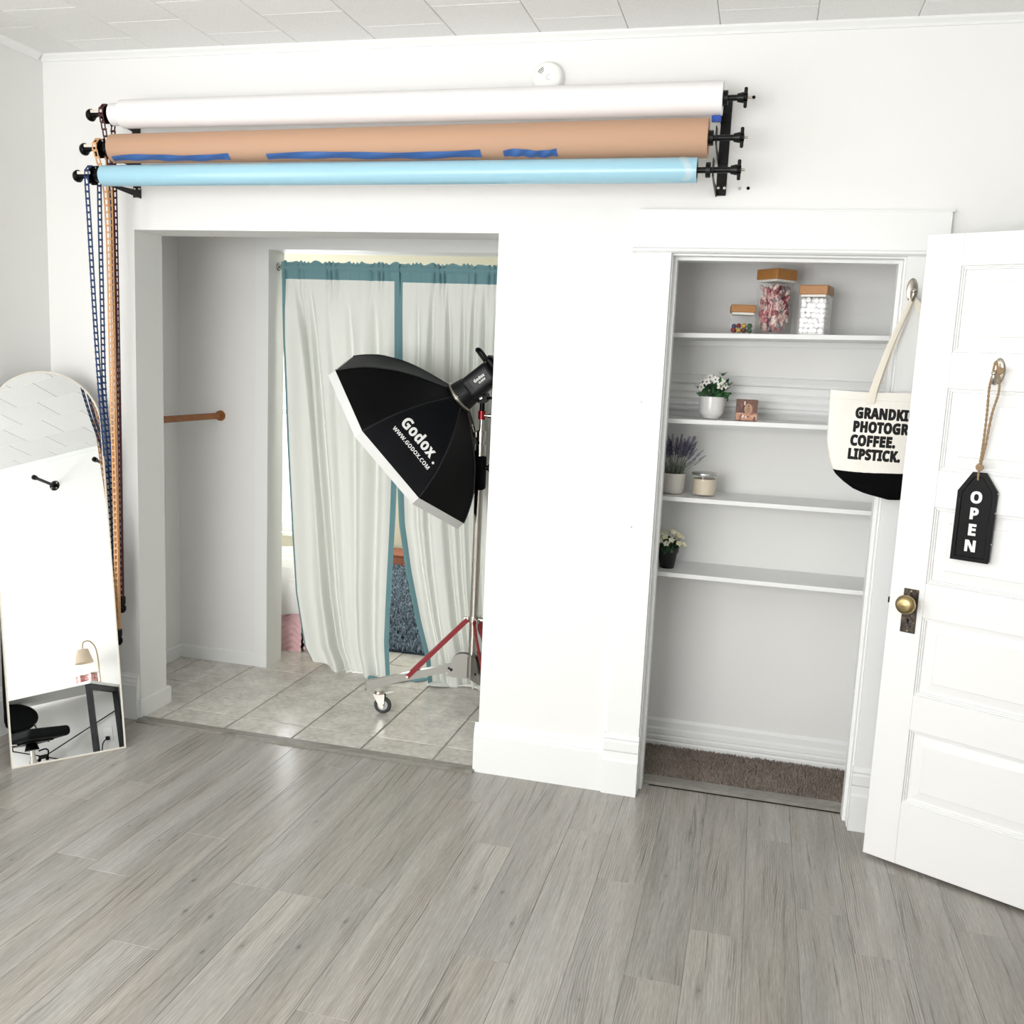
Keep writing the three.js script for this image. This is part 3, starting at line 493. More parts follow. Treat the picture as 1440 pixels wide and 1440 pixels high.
{ // lavender
  const x = 1.69, z = -0.352, p = thing('potted_lavender', 'off-white pot of grey purple lavender beside the cream candle', 'plant', [x, onShelf(2, x), z]);
  part('pot', lathe([[0, 0], [0.034, 0], [0.04, 0.004], [0.0445, 0.02], [0.047, 0.045], [0.0485, 0.08], [0.0455, 0.081], [0.044, 0.066], [0, 0.066]], 36), std('#dbd8d0', 0.45), p);
  part('soil', cyl(0.0435, 0.0435, 0.004, 0, 0.069, 0, 20), std('#2a2622', 0.95), p);
  const lav = ['#65617a', '#77738a', '#524f68', '#87838f'].map((c) => std(c, 0.85)), sage = [std('#6d7568', 0.85, { side: THREE.DoubleSide }), std('#868c80', 0.85, { side: THREE.DoubleSide }), std('#4e564c', 0.85, { side: THREE.DoubleSide })];
  const spikes = [0, 1, 2].map((k) => { const a = []; for (let i = 0; i < 30; i++) { const t = i / 30, th = i * 2.4 + k; const r = 0.0052 * (1 - t * 0.55); a.push(move(flat(new THREE.OctahedronGeometry(0.0034 - t * 0.0012)), Math.cos(th) * r, t * 0.062, Math.sin(th) * r)); } return merge(a); });
  for (let i = 0; i < 62; i++) {
    const a = rr(0, 6.283), r = rr(0.0, 0.036), lean = i < 54 ? 0.38 : 0.0; let top = [Math.cos(a) * (r + lean * 0.1 * rr(0.2, 1)), rr(0.14, 0.175), Math.sin(a) * (r * 0.8)]; if (i >= 54) top = [0.045 + (i - 54) * 0.007, 0.155 - (i % 3) * 0.018, rr(-0.01, 0.02)];
    const b0 = [Math.cos(a) * r * 0.7, 0.068, Math.sin(a) * r * 0.7]; part('stem', bar(b0, top, 0.0009, 0.0007, 5), sage[1], p);
    const m = part('lavender_spike', spikes[i % 3], lav[Math.floor(rnd() * 4)], p); m.position.set(...top); const s = i >= 54 ? 0.55 : rr(0.75, 1.1); m.scale.set(s, s, s); aim(m, V(top[0] - b0[0], top[1] - b0[1], top[2] - b0[2]), rr(0, 6));
  }
  const blade = leafGeo(0.06, 0.004, 0.35); for (let i = 0; i < 60; i++) { const a = rr(0, 6.283), r = rr(0, 0.036), e = rr(0.05, 0.75), m = part('leaf', blade, sage[i % 3], p); m.position.set(Math.cos(a) * r, 0.068, Math.sin(a) * r); const s = rr(0.7, 1.25); m.scale.set(s, s, s); aim(m, V(Math.cos(a) * Math.sin(e), Math.cos(e), Math.sin(a) * Math.sin(e)), rr(0, 6)); }
}
{ // small black pot with cream flowers
  const x = 1.69, z = -0.345, p = thing('potted_primrose', 'small black pot with cream yellow flowers on the lowest shelf', 'plant', [x, onShelf(3, x), z]);
  part('pot', lathe([[0, 0], [0.0285, 0], [0.0385, 0.062], [0.0425, 0.063], [0.0445, 0.083], [0.041, 0.083], [0.039, 0.072], [0, 0.072]], 30), std('#0c0d0f', 0.5), p);
  part('soil', cyl(0.039, 0.039, 0.004, 0, 0.074, 0, 18), std('#1d1915', 0.95), p);
  const lf = [leafGeo(0.04, 0.028, 0.9), leafGeo(0.03, 0.02, 0.8)]; for (let i = 0; i < 26; i++) { const a = rr(0, 6.283), e = rr(0.7, 1.5), m = part('leaf', lf[i % 2], greens[[0, 2, 4][i % 3]], p); m.position.set(Math.cos(a) * 0.018, 0.077 + rr(0, 0.014), Math.sin(a) * 0.018); aim(m, V(Math.cos(a) * Math.sin(e), Math.cos(e), Math.sin(a) * Math.sin(e)), rr(-0.5, 0.5)); }
  const petal = leafGeo(0.0135, 0.013, 0.5), bloom = merge([0, 1, 2, 3, 4].map((k) => petal.clone().rotateX(0.9).rotateY(k * 1.2566))), pm = [std('#e9e3b8', 0.6, { side: THREE.DoubleSide }), std('#efecd2', 0.6, { side: THREE.DoubleSide })];
  for (let i = 0; i < 24; i++) { const a = i * 2.4, r = 0.012 + 0.0095 * Math.sqrt(i), h = 0.152 - r * r * 16 + rr(-0.008, 0.008), q = [Math.cos(a) * r * 1.15, h, Math.sin(a) * r]; part('stem', bar([q[0] * 0.3, 0.076, q[2] * 0.3], q, 0.0009, 0.0008, 5), greens[3], p); const f = part('flower', bloom, pm[i % 2], p); f.position.set(...q); aim(f, V(q[0] * 9, 0.7, q[2] * 9 + 0.35), rr(0, 6)); }
}
{ // square printed candle
  const x = 1.949, z = -0.34, c = thing('square_candle', 'square glass candle with brown print and oval tag, beside the daisy pot', 'candle', [x, onShelf(1, x), z], 0.06), w = 0.084, h = 0.088;
  const art = canvasTexture(256, 256, (g) => {
    g.fillStyle = '#6b3d2c'; g.fillRect(0, 0, 256, 256);
    for (let i = 0; i < 40; i++) { g.fillStyle = ['#4b261b', '#83503b', '#5a3022', '#3b1d15'][Math.floor(rnd() * 4)]; g.fillRect(rnd() * 256, 40 + rnd() * 110, 8 + rnd() * 22, 18 + rnd() * 60); }
    g.fillStyle = '#c58f74'; g.fillRect(0, 165, 256, 91); for (let i = 0; i < 16; i++) { g.fillStyle = ['#d9a98f', '#b67c62', '#8d553f'][Math.floor(rnd() * 3)]; g.beginPath(); g.ellipse(rnd() * 256, 170 + rnd() * 80, 8 + rnd() * 24, 5 + rnd() * 14, rnd() * 3, 0, 7); g.fill(); }
    g.fillStyle = '#f1e3da'; g.fillRect(92, 20, 14, 46); g.fillRect(76, 186, 16, 38); g.fillRect(60, 196, 40, 14); g.fillRect(116, 200, 14, 30);
    g.fillStyle = '#3b1d15'; g.fillRect(60, 182, 14, 22); g.fillRect(218, 206, 16, 50); g.fillRect(48, 216, 22, 10);
    g.fillStyle = '#b98d6e'; g.strokeStyle = '#8b5f45'; g.lineWidth = 4; g.beginPath(); g.ellipse(146, 112, 50, 66, 0, 0, 7); g.fill(); g.stroke();
    g.fillStyle = '#4a2c20'; g.beginPath(); g.moveTo(146, 60); g.lineTo(160, 82); g.lineTo(132, 82); g.fill(); for (const [yy, ww] of [[92, 22], [104, 34], [120, 52], [134, 46], [148, 26]]) for (let k = -ww / 2; k < ww / 2; k += 8) g.fillRect(146 + k, yy, 5, 7);
  });
  part('wax', rbox(w - 0.008, h * 0.86, w - 0.008, 0.006, 0, h * 0.43 + 0.003, 0), std('#7a4a37', 0.6), c);
  const wrap = std('#ffffff', 0.45, { map: art }); for (let k = 0; k < 4; k++) part('printed_wrap', flat(new THREE.PlaneGeometry(w - 0.006, h * 0.88)).translate(0, h * 0.45, w / 2 - 0.0032).rotateY(k * Math.PI / 2), wrap, c);
  const side = (k) => rbox(w, h, 0.002, 0.0008, 0, h / 2, w / 2 - 0.001, 1).rotateY(k * Math.PI / 2); part('glass', [0, 1, 2, 3].map(side), glass, c);
}
{ // round cream candle with a steel lid
  const x = 1.812, z = -0.352, c = thing('round_candle', 'round glass candle with cream wax and flat silver lid', 'candle', [x, onShelf(2, x), z]);
  part('wax', cyl(0.0445, 0.044, 0.06, 0, 0.036, 0, 36), std('#e2d6c0', 0.55), c);
  part('glass', lathe([[0, 0], [0.046, 0], [0.048, 0.003], [0.0485, 0.08], [0.0465, 0.08], [0.0458, 0.006], [0, 0.006]], 40), glass, c);
  part('lid', lathe([[0, 0.08], [0.049, 0.08], [0.0495, 0.082], [0.0495, 0.088], [0.047, 0.0905], [0, 0.0905]], 40), M.steel, c);
}

// ---------------------------------------------------------------- smoke alarm
{
  const s = thing('smoke_alarm', 'round white smoke alarm on the wall above the white paper roll', 'smoke alarm', [1.194, 2.566, 0]);
  part('housing', lathe([[0, 0.036], [0.03, 0.0355], [0.045, 0.033], [0.0535, 0.026], [0.056, 0.012], [0.056, 0]], 40).rotateX(Math.PI / 2), std('#f4f4f1', 0.45), s);
  const arc = (r, a0, a1, w) => { const p = []; for (let i = 0; i <= 10; i++) { const a = lerp(a0, a1, i / 10); p.push([-0.004 + r * Math.cos(a), 0.004 + r * Math.sin(a), 0.0352]); } return tube(p, w, 14, 6); };
  part('sound_slot', [arc(0.018, 1.9, 2.75, 0.0012), arc(0.0235, 1.85, 2.75, 0.0013), arc(0.029, 1.85, 2.72, 0.0012)], std('#2a2a2a', 0.6), s);
  part('test_button', tube([[0.014, 0.008, 0.0352], [0.004, 0.005, 0.0355], [-0.001, 0.0, 0.0355], [0.001, -0.006, 0.0355], [0.014, -0.009, 0.0352]], 0.0008, 20, 5), std('#8b8b88', 0.6), s);
}

// ---------------------------------------------------------------- wall brackets and paper rolls
const ROLLS = [
  { key: 'white', y: [2.443, 2.449], z: 0.16, r: [0.0505, 0.0525], x: [-0.4, 1.806] },
  { key: 'tan', y: [2.3105, 2.3185], z: 0.2, r: [0.0515, 0.061], x: [-0.412, 1.772] },
  { key: 'blue', y: [2.2055, 2.2125], z: 0.24, r: [0.0372, 0.0392], x: [-0.429, 1.747] },
];
function bracket(label, x, sign) {
  const b = thing('roller_bracket', label, 'bracket', [x, 2.18, 0]);
  part('wall_plate', rbox(0.034, 0.32, 0.004, 0.0015, 0.004 * sign, 0.158, 0.002, 1), M.blackMetal, b);
  for (const r of ROLLS) {
    const ya = lerp(r.y[0], r.y[1], sign > 0 ? 1 : 0) - 2.18 + 0.012, yw = ya - 0.028, z = r.z;
    const s = poly([[0, yw - 0.024], [0, yw + 0.014], [0.03, yw + 0.004], [z * 0.55, yw - 0.0], [z - 0.045, yw + 0.004], [z - 0.03, ya + 0.004], [z - 0.027, ya + 0.022], [z - 0.012, ya + 0.022], [z - 0.011, ya - 0.002], [z + 0.011, ya - 0.002], [z + 0.012, ya + 0.022], [z + 0.022, ya + 0.02], [z + 0.022, ya - 0.02], [z, ya - 0.032], [z * 0.6, yw - 0.014]]);
    part('arm', ext(s, 0.004).rotateY(-Math.PI / 2).translate(0.002 - 0.012 * sign, 0, 0), M.blackMetal, b);
    part('arm_foot', rbox(0.032, 0.034, 0.004, 0.0015, 0.004 * sign, yw - 0.004, 0.006, 1), M.blackMetal, b);
  }
  for (const [dx, y] of [[0.008, 0.31], [-0.005, 0.02], [0.015, 0.02]]) part('screw', cyl(0.0045, 0.005, 0.003, 0, 0, 0, 12).rotateX(Math.PI / 2).translate(dx * sign + (sign < 0 ? 0.006 : 0), y, 0.0095), M.chrome, b);
}
bracket('black steel three-arm wall bracket with roll chains', -0.455, -1);
bracket('black steel three-arm wall bracket beside the empty plug holes', 1.808, 1);

const paperMats = { white: std('#f3f1f1', 0.62), tan: std('#bd977c', 0.72), blue: std('#9fcadb', 0.24) };
const rollLabels = { white: 'long white paper backdrop roll, topmost on the wall brackets', tan: 'long tan paper backdrop roll between the white and blue ones', blue: 'long glossy light blue backdrop roll, lowest on the wall brackets' };
for (const r of ROLLS) {
  const y0 = r.y[0], roll = thing('backdrop_roll', rollLabels[r.key], 'paper roll', [r.x[0], y0, r.z]), L = r.x[1] - r.x[0];
  roll.rotation.z = Math.atan2(r.y[1] - r.y[0], L);
  const nseg = 60; // slightly uneven wound paper
  const wound = sheet(40, nseg, (u, v) => { const a = -u * Math.PI * 2, x = v * L, rad = lerp(r.r[0], r.r[1], v) * (1 + (r.key === 'tan' ? 0.012 * N(x * 2.2, 3.1, 0) : 0.004 * N(x * 2, 1.3, r.z))); return [x, Math.cos(a) * rad, Math.sin(a) * rad]; });
  part('paper', wound, paperMats[r.key], roll);
  const ring = (x, rad) => flat(new THREE.RingGeometry(0.026, rad, 36)).rotateY(Math.PI / 2 * (x > 1 ? 1 : -1)).translate(x, 0, 0);
  part('paper_edge', [ring(0.0004, r.r[0]), ring(L - 0.0004, r.r[1])], paperMats[r.key], roll);
  part('core', [sheet(24, 1, (u, v) => { const a = u * Math.PI * 2; return [-0.0 + v * L, Math.cos(a) * 0.0262, Math.sin(a) * 0.0262]; }), ...(r.key === 'white' ? [cyl(0.04, 0.04, 0.045, 0, 0, 0, 28).rotateZ(Math.PI / 2).translate(-0.022, 0, 0)] : [])], std(r.key === 'white' ? '#efeded' : '#a9886a', 0.85, { side: THREE.DoubleSide }), roll);
  // expanding bars at both ends, with knobs
  const kx = -0.535 - r.x[0], endX = 1.882 - r.x[0];
  const left = part('bar_end', [cyl(0.022, 0.0245, 0.02, 0, 0, 0, 20).rotateZ(Math.PI / 2).translate(-0.02 - (r.key === 'white' ? 0.03 : 0), 0, 0), cyl(0.009, 0.009, 0.1, 0, 0, 0, 12).rotateZ(Math.PI / 2).translate((kx - 0.01) / 2, 0.002, 0)], M.blackMetal, roll);
  const knobShape = (dir) => lathe([[0, 0.02], [0.008, 0.02], [0.019, 0.016], [0.0225, 0.008], [0.0225, 0.002], [0.018, -0.004], [0.011, -0.007], [0.0085, -0.02], [0, -0.02]], 24).rotateZ(dir * Math.PI / 2);
  part('knob', move(knobShape(1), kx, 0, 0), M.black, roll);
  part('lever', rbox(0.054, 0.011, 0.007, 0.002, kx + 0.043, 0.006, 0.031, 1), std('#ded7cc', 0.5), roll).userData.label = 'cream lever';
  const teeth = [cyl(0.026, 0.026, 0.014, 0, 0, 0, 24).rotateZ(Math.PI / 2)]; for (let k = 0; k < 12; k++) teeth.push(box(0.012, 0.008, 0.009, 0, 0.0285, 0).rotateX(k * Math.PI / 6));
  part('sprocket', merge(teeth).translate(-0.475 - r.x[0], 0, 0), M.black, left);
  const wingsAt = endX - 0.006, wing = [0, 1, 2, 3].map((k) => move(rbox(0.011, 0.03, 0.011, 0.004, 0, 0.016, 0, 1), 0, 0, 0).rotateX(k * Math.PI / 2 + 0.2));
  part('bar_end', [cyl(0.0235, 0.0235, 0.014, 0, 0, 0, 20).rotateZ(Math.PI / 2).translate(L + (r.key === 'blue' ? 0.034 : 0.008), 0, 0), cyl(0.0095, 0.0095, endX - L - 0.01, 0, 0, 0, 12).rotateZ(Math.PI / 2).translate((endX + L - 0.01) / 2, 0, 0), cyl(0.013, 0.017, 0.02, 0, 0, 0, 16).rotateZ(Math.PI / 2).translate(endX - 0.022, 0, 0)], M.blackMetal, roll);
  part('star_knob', [...wing.map((w) => move(w, wingsAt, 0, 0)), cyl(0.012, 0.012, 0.013, 0, 0, 0, 16).rotateZ(Math.PI / 2).translate(wingsAt, 0, 0)], M.black, roll);
  part('bolt_end', cyl(0.004, 0.004, 0.014, 0, 0, 0, 10).rotateZ(Math.PI / 2).translate(endX + 0.005, 0, 0), M.nickel, roll);
  if (r.key === 'tan') { // blue film left over at the underside of the tan paper
    const film = std('#4468a2', 0.3, { side: THREE.DoubleSide });
    for (const [a, b, h, lift] of [[-0.39, 0.09, 0.02, 0.012], [0.24, 1.03, 0.03, 0.006], [1.11, 1.29, 0.03, 0.008]]) part('blue_film', sheet(30, 4, (u, v) => { const x = lerp(a, b, u) - r.x[0], t = lerp(0.2, -0.28, v) - 0.86 + 0.06 * Math.sin(u * 7), rad = lerp(r.r[0], r.r[1], x / L) + 0.0025 + lift * (u < 0.08 ? 1 - u / 0.08 : 0) * (1 - v) * 0.6 + 0.002 * Math.sin(u * 23 + v * 3); return [x, Math.sin(t) * rad, Math.cos(t) * rad]; }), film, roll).userData.label = 'strip of blue plastic film';
  }
  if (r.key === 'blue') part('tape', sheet(14, 3, (u, v) => { const a = lerp(-1.1, 1.3, u), x = L - 0.045 + v * 0.022 + 0.012 * Math.sin(u * 5), rad = lerp(r.r[0], r.r[1], x / L) + 0.0012; return [x, Math.sin(a) * rad, Math.cos(a) * rad]; }), phys('#e8f4f8', 0.25, { transparent: true, opacity: 0.45, side: THREE.DoubleSide }), roll).userData.label = 'wrinkled clear tape';
}
part(numbered('film_scrap'), rbox(0.03, 0.02, 0.012, 0.003, 1.79, 2.385, 0.165, 1), std('#1f4fb0', 0.3), scene).userData = { label: 'scrap of bright blue plastic between white roll end and bracket', category: 'plastic film' };

// ---------------------------------------------------------------- pull chains
function pullChain(label, color, path, weightAt) {
  const c = thing('pull_chain', label, 'chain', [0, 0, 0]), m = std(color, 0.4), pitch = 0.0245;
  const link = merge([box(0.0044, 0.027, 0.003, -0.0073, 0, 0), box(0.0044, 0.027, 0.003, 0.0073, 0, 0), box(0.0185, 0.0075, 0.0044, 0, 0.0105, 0), box(0.0185, 0.003, 0.003, 0, -0.0128, 0)]);
  const crv = new THREE.CatmullRomCurve3(path.map((p) => V(...p)), false, 'centripetal'), n = Math.floor(crv.getLength() / pitch);
  crv.arcLengthDivisions = 800;
  for (let i = 0; i <= n; i++) {
    const o = part('link', link, m, c), p = crv.getPointAt(i / n), t = crv.getTangentAt(i / n); o.position.copy(p);
    o.quaternion.setFromRotationMatrix(new THREE.Matrix4().makeBasis(V(1, 0, 0), t.clone().addScaledVector(V(1, 0, 0), -t.x).normalize(), V(1, 0, 0).cross(t).normalize()));
  }
  const [x, y, z] = weightAt;
  part('weight', [rbox(0.022, 0.035, 0.03, 0.005, x, y + 0.018, z, 1), lathe([[0, -0.034], [0.01, -0.032], [0.017, -0.022], [0.018, -0.01], [0.012, 0.004], [0, 0.006]], 18, x, y, z)], M.black, c);
}
const loop = (x, y, z, r) => { const a = []; for (let i = 0; i <= 8; i++) { const t = Math.PI * i / 8; a.push([x, y + Math.sin(t) * r, z + Math.cos(t) * r]); } return a; };
pullChain('dark blue plastic pull chain running behind the floor mirror', '#16305f', [[-0.556, 0.5, 0.075], [-0.551, 0.85, 0.082], [-0.54, 1.12, 0.115], [-0.512, 1.4, 0.178], [-0.492, 1.7, 0.226], [-0.48, 2.05, 0.262], ...loop(-0.477, 2.2055, 0.24, 0.034), [-0.479, 2.05, 0.202], [-0.486, 1.7, 0.19], [-0.502, 1.4, 0.166], [-0.53, 1.12, 0.104], [-0.548, 0.85, 0.068], [-0.552, 0.5, 0.06]], [-0.554, 0.47, 0.068]);
pullChain('orange plastic pull chain hanging between the blue and dark red chains', '#dba878', [[-0.458, 0.45, 0.172], [-0.458, 0.9, 0.172], [-0.458, 1.5, 0.18], [-0.458, 2.05, 0.187], [-0.461, 2.2, 0.2], ...loop(-0.472, 2.311, 0.2, 0.034), [-0.459, 2.2, 0.167], [-0.458, 2.05, 0.166], [-0.458, 1.5, 0.165], [-0.458, 0.9, 0.163], [-0.458, 0.45, 0.163]], [-0.458, 0.41, 0.168]);
pullChain('dark red plastic pull chain hanging against the wall corner', '#481622', [[-0.458, 0.58, 0.146], [-0.458, 1.2, 0.146], [-0.458, 1.8, 0.151], [-0.458, 2.2, 0.161], [-0.464, 2.35, 0.178], ...loop(-0.472, 2.443, 0.16, 0.034), [-0.46, 2.35, 0.141], [-0.458, 2.2, 0.14], [-0.458, 1.8, 0.138], [-0.458, 1.2, 0.138], [-0.458, 0.58, 0.139]], [-0.458, 0.54, 0.1425]);

// ---------------------------------------------------------------- passage: closet rods, curtain
function closetRod(label, x, y) {
  const r = thing('closet_rod', label, 'rod', [x, y, -0.81]), wood = std('#a87f5c', 0.55, { map: bamboo, color: '#d9bfa4' });
  part('pole', cyl(0.0155, 0.0155, 0.62, 0, 0, 0, 20).rotateX(Math.PI / 2).translate(0, 0, 0.31), wood, r);
  for (const z of [0.006, 0.621]) part('socket', cyl(0.024, 0.026, 0.012, 0, 0, 0, 24).rotateX(Math.PI / 2).translate(0, 0, z), wood, r);
}
closetRod('round wooden closet rod fixed at chest height in the passage', -0.585, 1.268);
closetRod('upper wooden closet rod just under the top of the wide opening', -0.612, 2.152);
{
  const r = thing('tension_rod', 'thin brushed tension rod across the curtained doorway', 'curtain rod', [-0.319, 2.0, -0.89]);
  part('pole', cyl(0.0065, 0.0065, 1.262, 0, 0, 0, 14).rotateZ(Math.PI / 2).translate(0.6335, 0, 0), M.nickel, r);
  for (const [x, d] of [[0.004, 1], [1.264, -1]]) part('end_cap', lathe([[0, 0.006], [0.012, 0.006], [0.0185, 0.002], [0.0195, -0.004], [0, -0.004]], 22).rotateZ(-d * Math.PI / 2).translate(x, 0, 0), M.nickel, r);
}
const weave = texture(256, 256, grey((u, v) => 128 + 40 * Math.sin(u * 804) + 40 * Math.sin(v * 804) + 30 * N(u * 120, v * 120)), false); weave.repeat.set(6, 18);
const linen = phys('#eceee8', 0.9, { side: THREE.DoubleSide, bumpMap: weave, bumpScale: 0.0004, transmission: 0.05, thickness: 0 });
const teal = phys('#6f979d', 0.85, { side: THREE.DoubleSide, bumpMap: weave, bumpScale: 0.0004, transmission: 0.03, thickness: 0 });
function curtainPanel(label, left, right, deep, zoff, bottom, phase, topB, [B0, B1]) {
  const c = thing('curtain_panel', label, 'curtain', [0, 0, 0]);
  const P = (u, y) => { // point of the cloth
    const h = clamp((2.025 - y) / 2.02), xl = left(y), xr = right(y), gather = 1 - smooth(0.015, 0.12, h), q = u * 62 + 1.6 * Math.sin(u * 29 + phase) + phase;
    let x = lerp(xl, xr, u), z = zoff - 0.03 * gather * (1 - 0.92 * Math.exp(-Math.pow((y - 2.0) / 0.016, 2))) * (1 - Math.pow(Math.abs(Math.sin(q * 0.8 + 6 * h * Math.sin(q * 0.7))), 0.45)) * (0.5 + 0.5 * Math.sin(u * 17 + phase));
    z += 0.018 * smooth(0.03, 0.2, h) * Math.sin(u * 21 + phase + 1.3 * Math.sin(u * 8)) + 0.007 * N(u * 9, y * 1.1, phase + 5) * smooth(0.05, 0.4, h);
    for (const [u0, u1, d, w] of deep) { const k = (u - lerp(u0, u1, Math.pow(h, 0.85))) / (w * (0.7 + 0.6 * h)); z -= d * smooth(0.02, 0.2, h) * Math.exp(-k * k * (k < 0 ? 2.5 : 0.7)); }
    z += 0.02 * smooth(0.55, 1, h) * bottom(u, 1);
    if (y > 1.985 && y < 2.015) z += 0.008 * Math.sin(clamp((y - 1.985) / 0.03) * Math.PI);
    return [x, y + (y > 2.01 ? 0.004 * Math.sin(q * 2 + phase) + 0.003 * Math.sin(u * 47) : 0), z];
  };
  const cloth = (u0, u1, y0, y1, nu, nv, dz = 0) => sheet(nu, nv, (a, b) => { const u = lerp(u0, u1, a), y1u = typeof y1 === 'function' ? y1(u) : y1, p = P(u, lerp(y0, y1u, b)); p[2] += dz; return p; });
  const low = (u) => bottom(u, 0);
  part('cloth', cloth(B0, 1 - B1, topB, low, 220, 80), linen, c);
  part('top_band', cloth(0, 1, 2.026, topB, 300, 14, 0.0008), teal, c).userData.label = 'gathered teal heading';
  part('side_border', cloth(0, B0, topB, low, 8, 80), teal, c).userData.label = 'teal edging'; part('side_border', cloth(1 - B1, 1, topB, low, 8, 80), teal, c).userData.label = 'teal edging';
  return c;
}
const cl = curtainPanel('pale curtain panel with teal edging hanging beside the pink quilted bed', curve([[0, -0.088], [0.055, -0.105], [0.125, -0.146], [0.4, -0.197], [0.69, -0.22], [1.157, -0.252], [1.645, -0.28], [2.03, -0.298]]), curve([[0, 0.325], [0.2, 0.311], [0.49, 0.315], [0.8, 0.321], [1.46, 0.33], [2.03, 0.312]]), [[0.1, 0.36, 0.075, 0.026], [0.22, 0.44, 0.045, 0.028], [0.38, 0.52, 0.018, 0.04], [0.55, 0.62, 0.026, 0.04], [0.78, 0.8, 0.022, 0.04]], -0.878, (u, m) => m ? u : lerp(0.05, 0.0075, smooth(0, 0.35, u)), 0.4, 1.944, [0.026, 0.042]);
const cr = curtainPanel('pale curtain panel with teal edging behind the light stand', curve([[0, 0.535], [0.142, 0.516], [0.324, 0.458], [0.569, 0.395], [0.795, 0.351], [1.1, 0.328], [1.46, 0.32], [2.03, 0.3]]), curve([[0, 0.92], [1.2, 0.9], [2.03, 0.9]]), [[0.18, 0.12, 0.03, 0.03], [0.3, 0.22, 0.04, 0.028], [0.42, 0.4, 0.05, 0.026], [0.55, 0.5, 0.04, 0.024], [0.64, 0.6, 0.05, 0.026], [0.72, 0.7, 0.04, 0.026], [0.82, 0.8, 0.05, 0.03]], -0.88, (u, m) => m ? 1 - u : 0.0075, 1.9, 1.94, [0.042, 0.04]);
// ends of the cloth folded over on the tiles
part('folded_hem', sheet(24, 8, (u, v) => { const x = lerp(0.215, 0.43, u), w = 0.075 * Math.sin(Math.PI * clamp(u * 0.9 + 0.1)) + 0.008; return [x, 0.0085 + 0.006 * Math.sin(v * Math.PI) + 0.003 * Math.sin(u * 9), -0.872 + v * w + 0.012 * Math.sin(u * 5)]; }), teal, cl).userData.label = 'teal hem folded over on the tiles';
part('folded_hem', sheet(16, 6, (u, v) => { const x = lerp(0.4, 0.5, u); return [x + 0.01 * v, 0.009 + 0.01 * Math.sin(v * Math.PI), -0.94 + v * 0.07 * Math.sin(Math.PI * (0.15 + 0.8 * u))]; }), teal, cr).userData.label = 'teal hem folded over on the tiles';
part('trailing_cloth', sheet(40, 8, (u, v) => { const x = lerp(0.53, 0.9, u); return [x, 0.011 + 0.014 * Math.sin(v * Math.PI * 0.9) * (0.6 + 0.4 * Math.sin(u * 14)), -0.905 + v * (0.05 + 0.03 * Math.sin(u * 7 + 1))]; }), linen, cr);

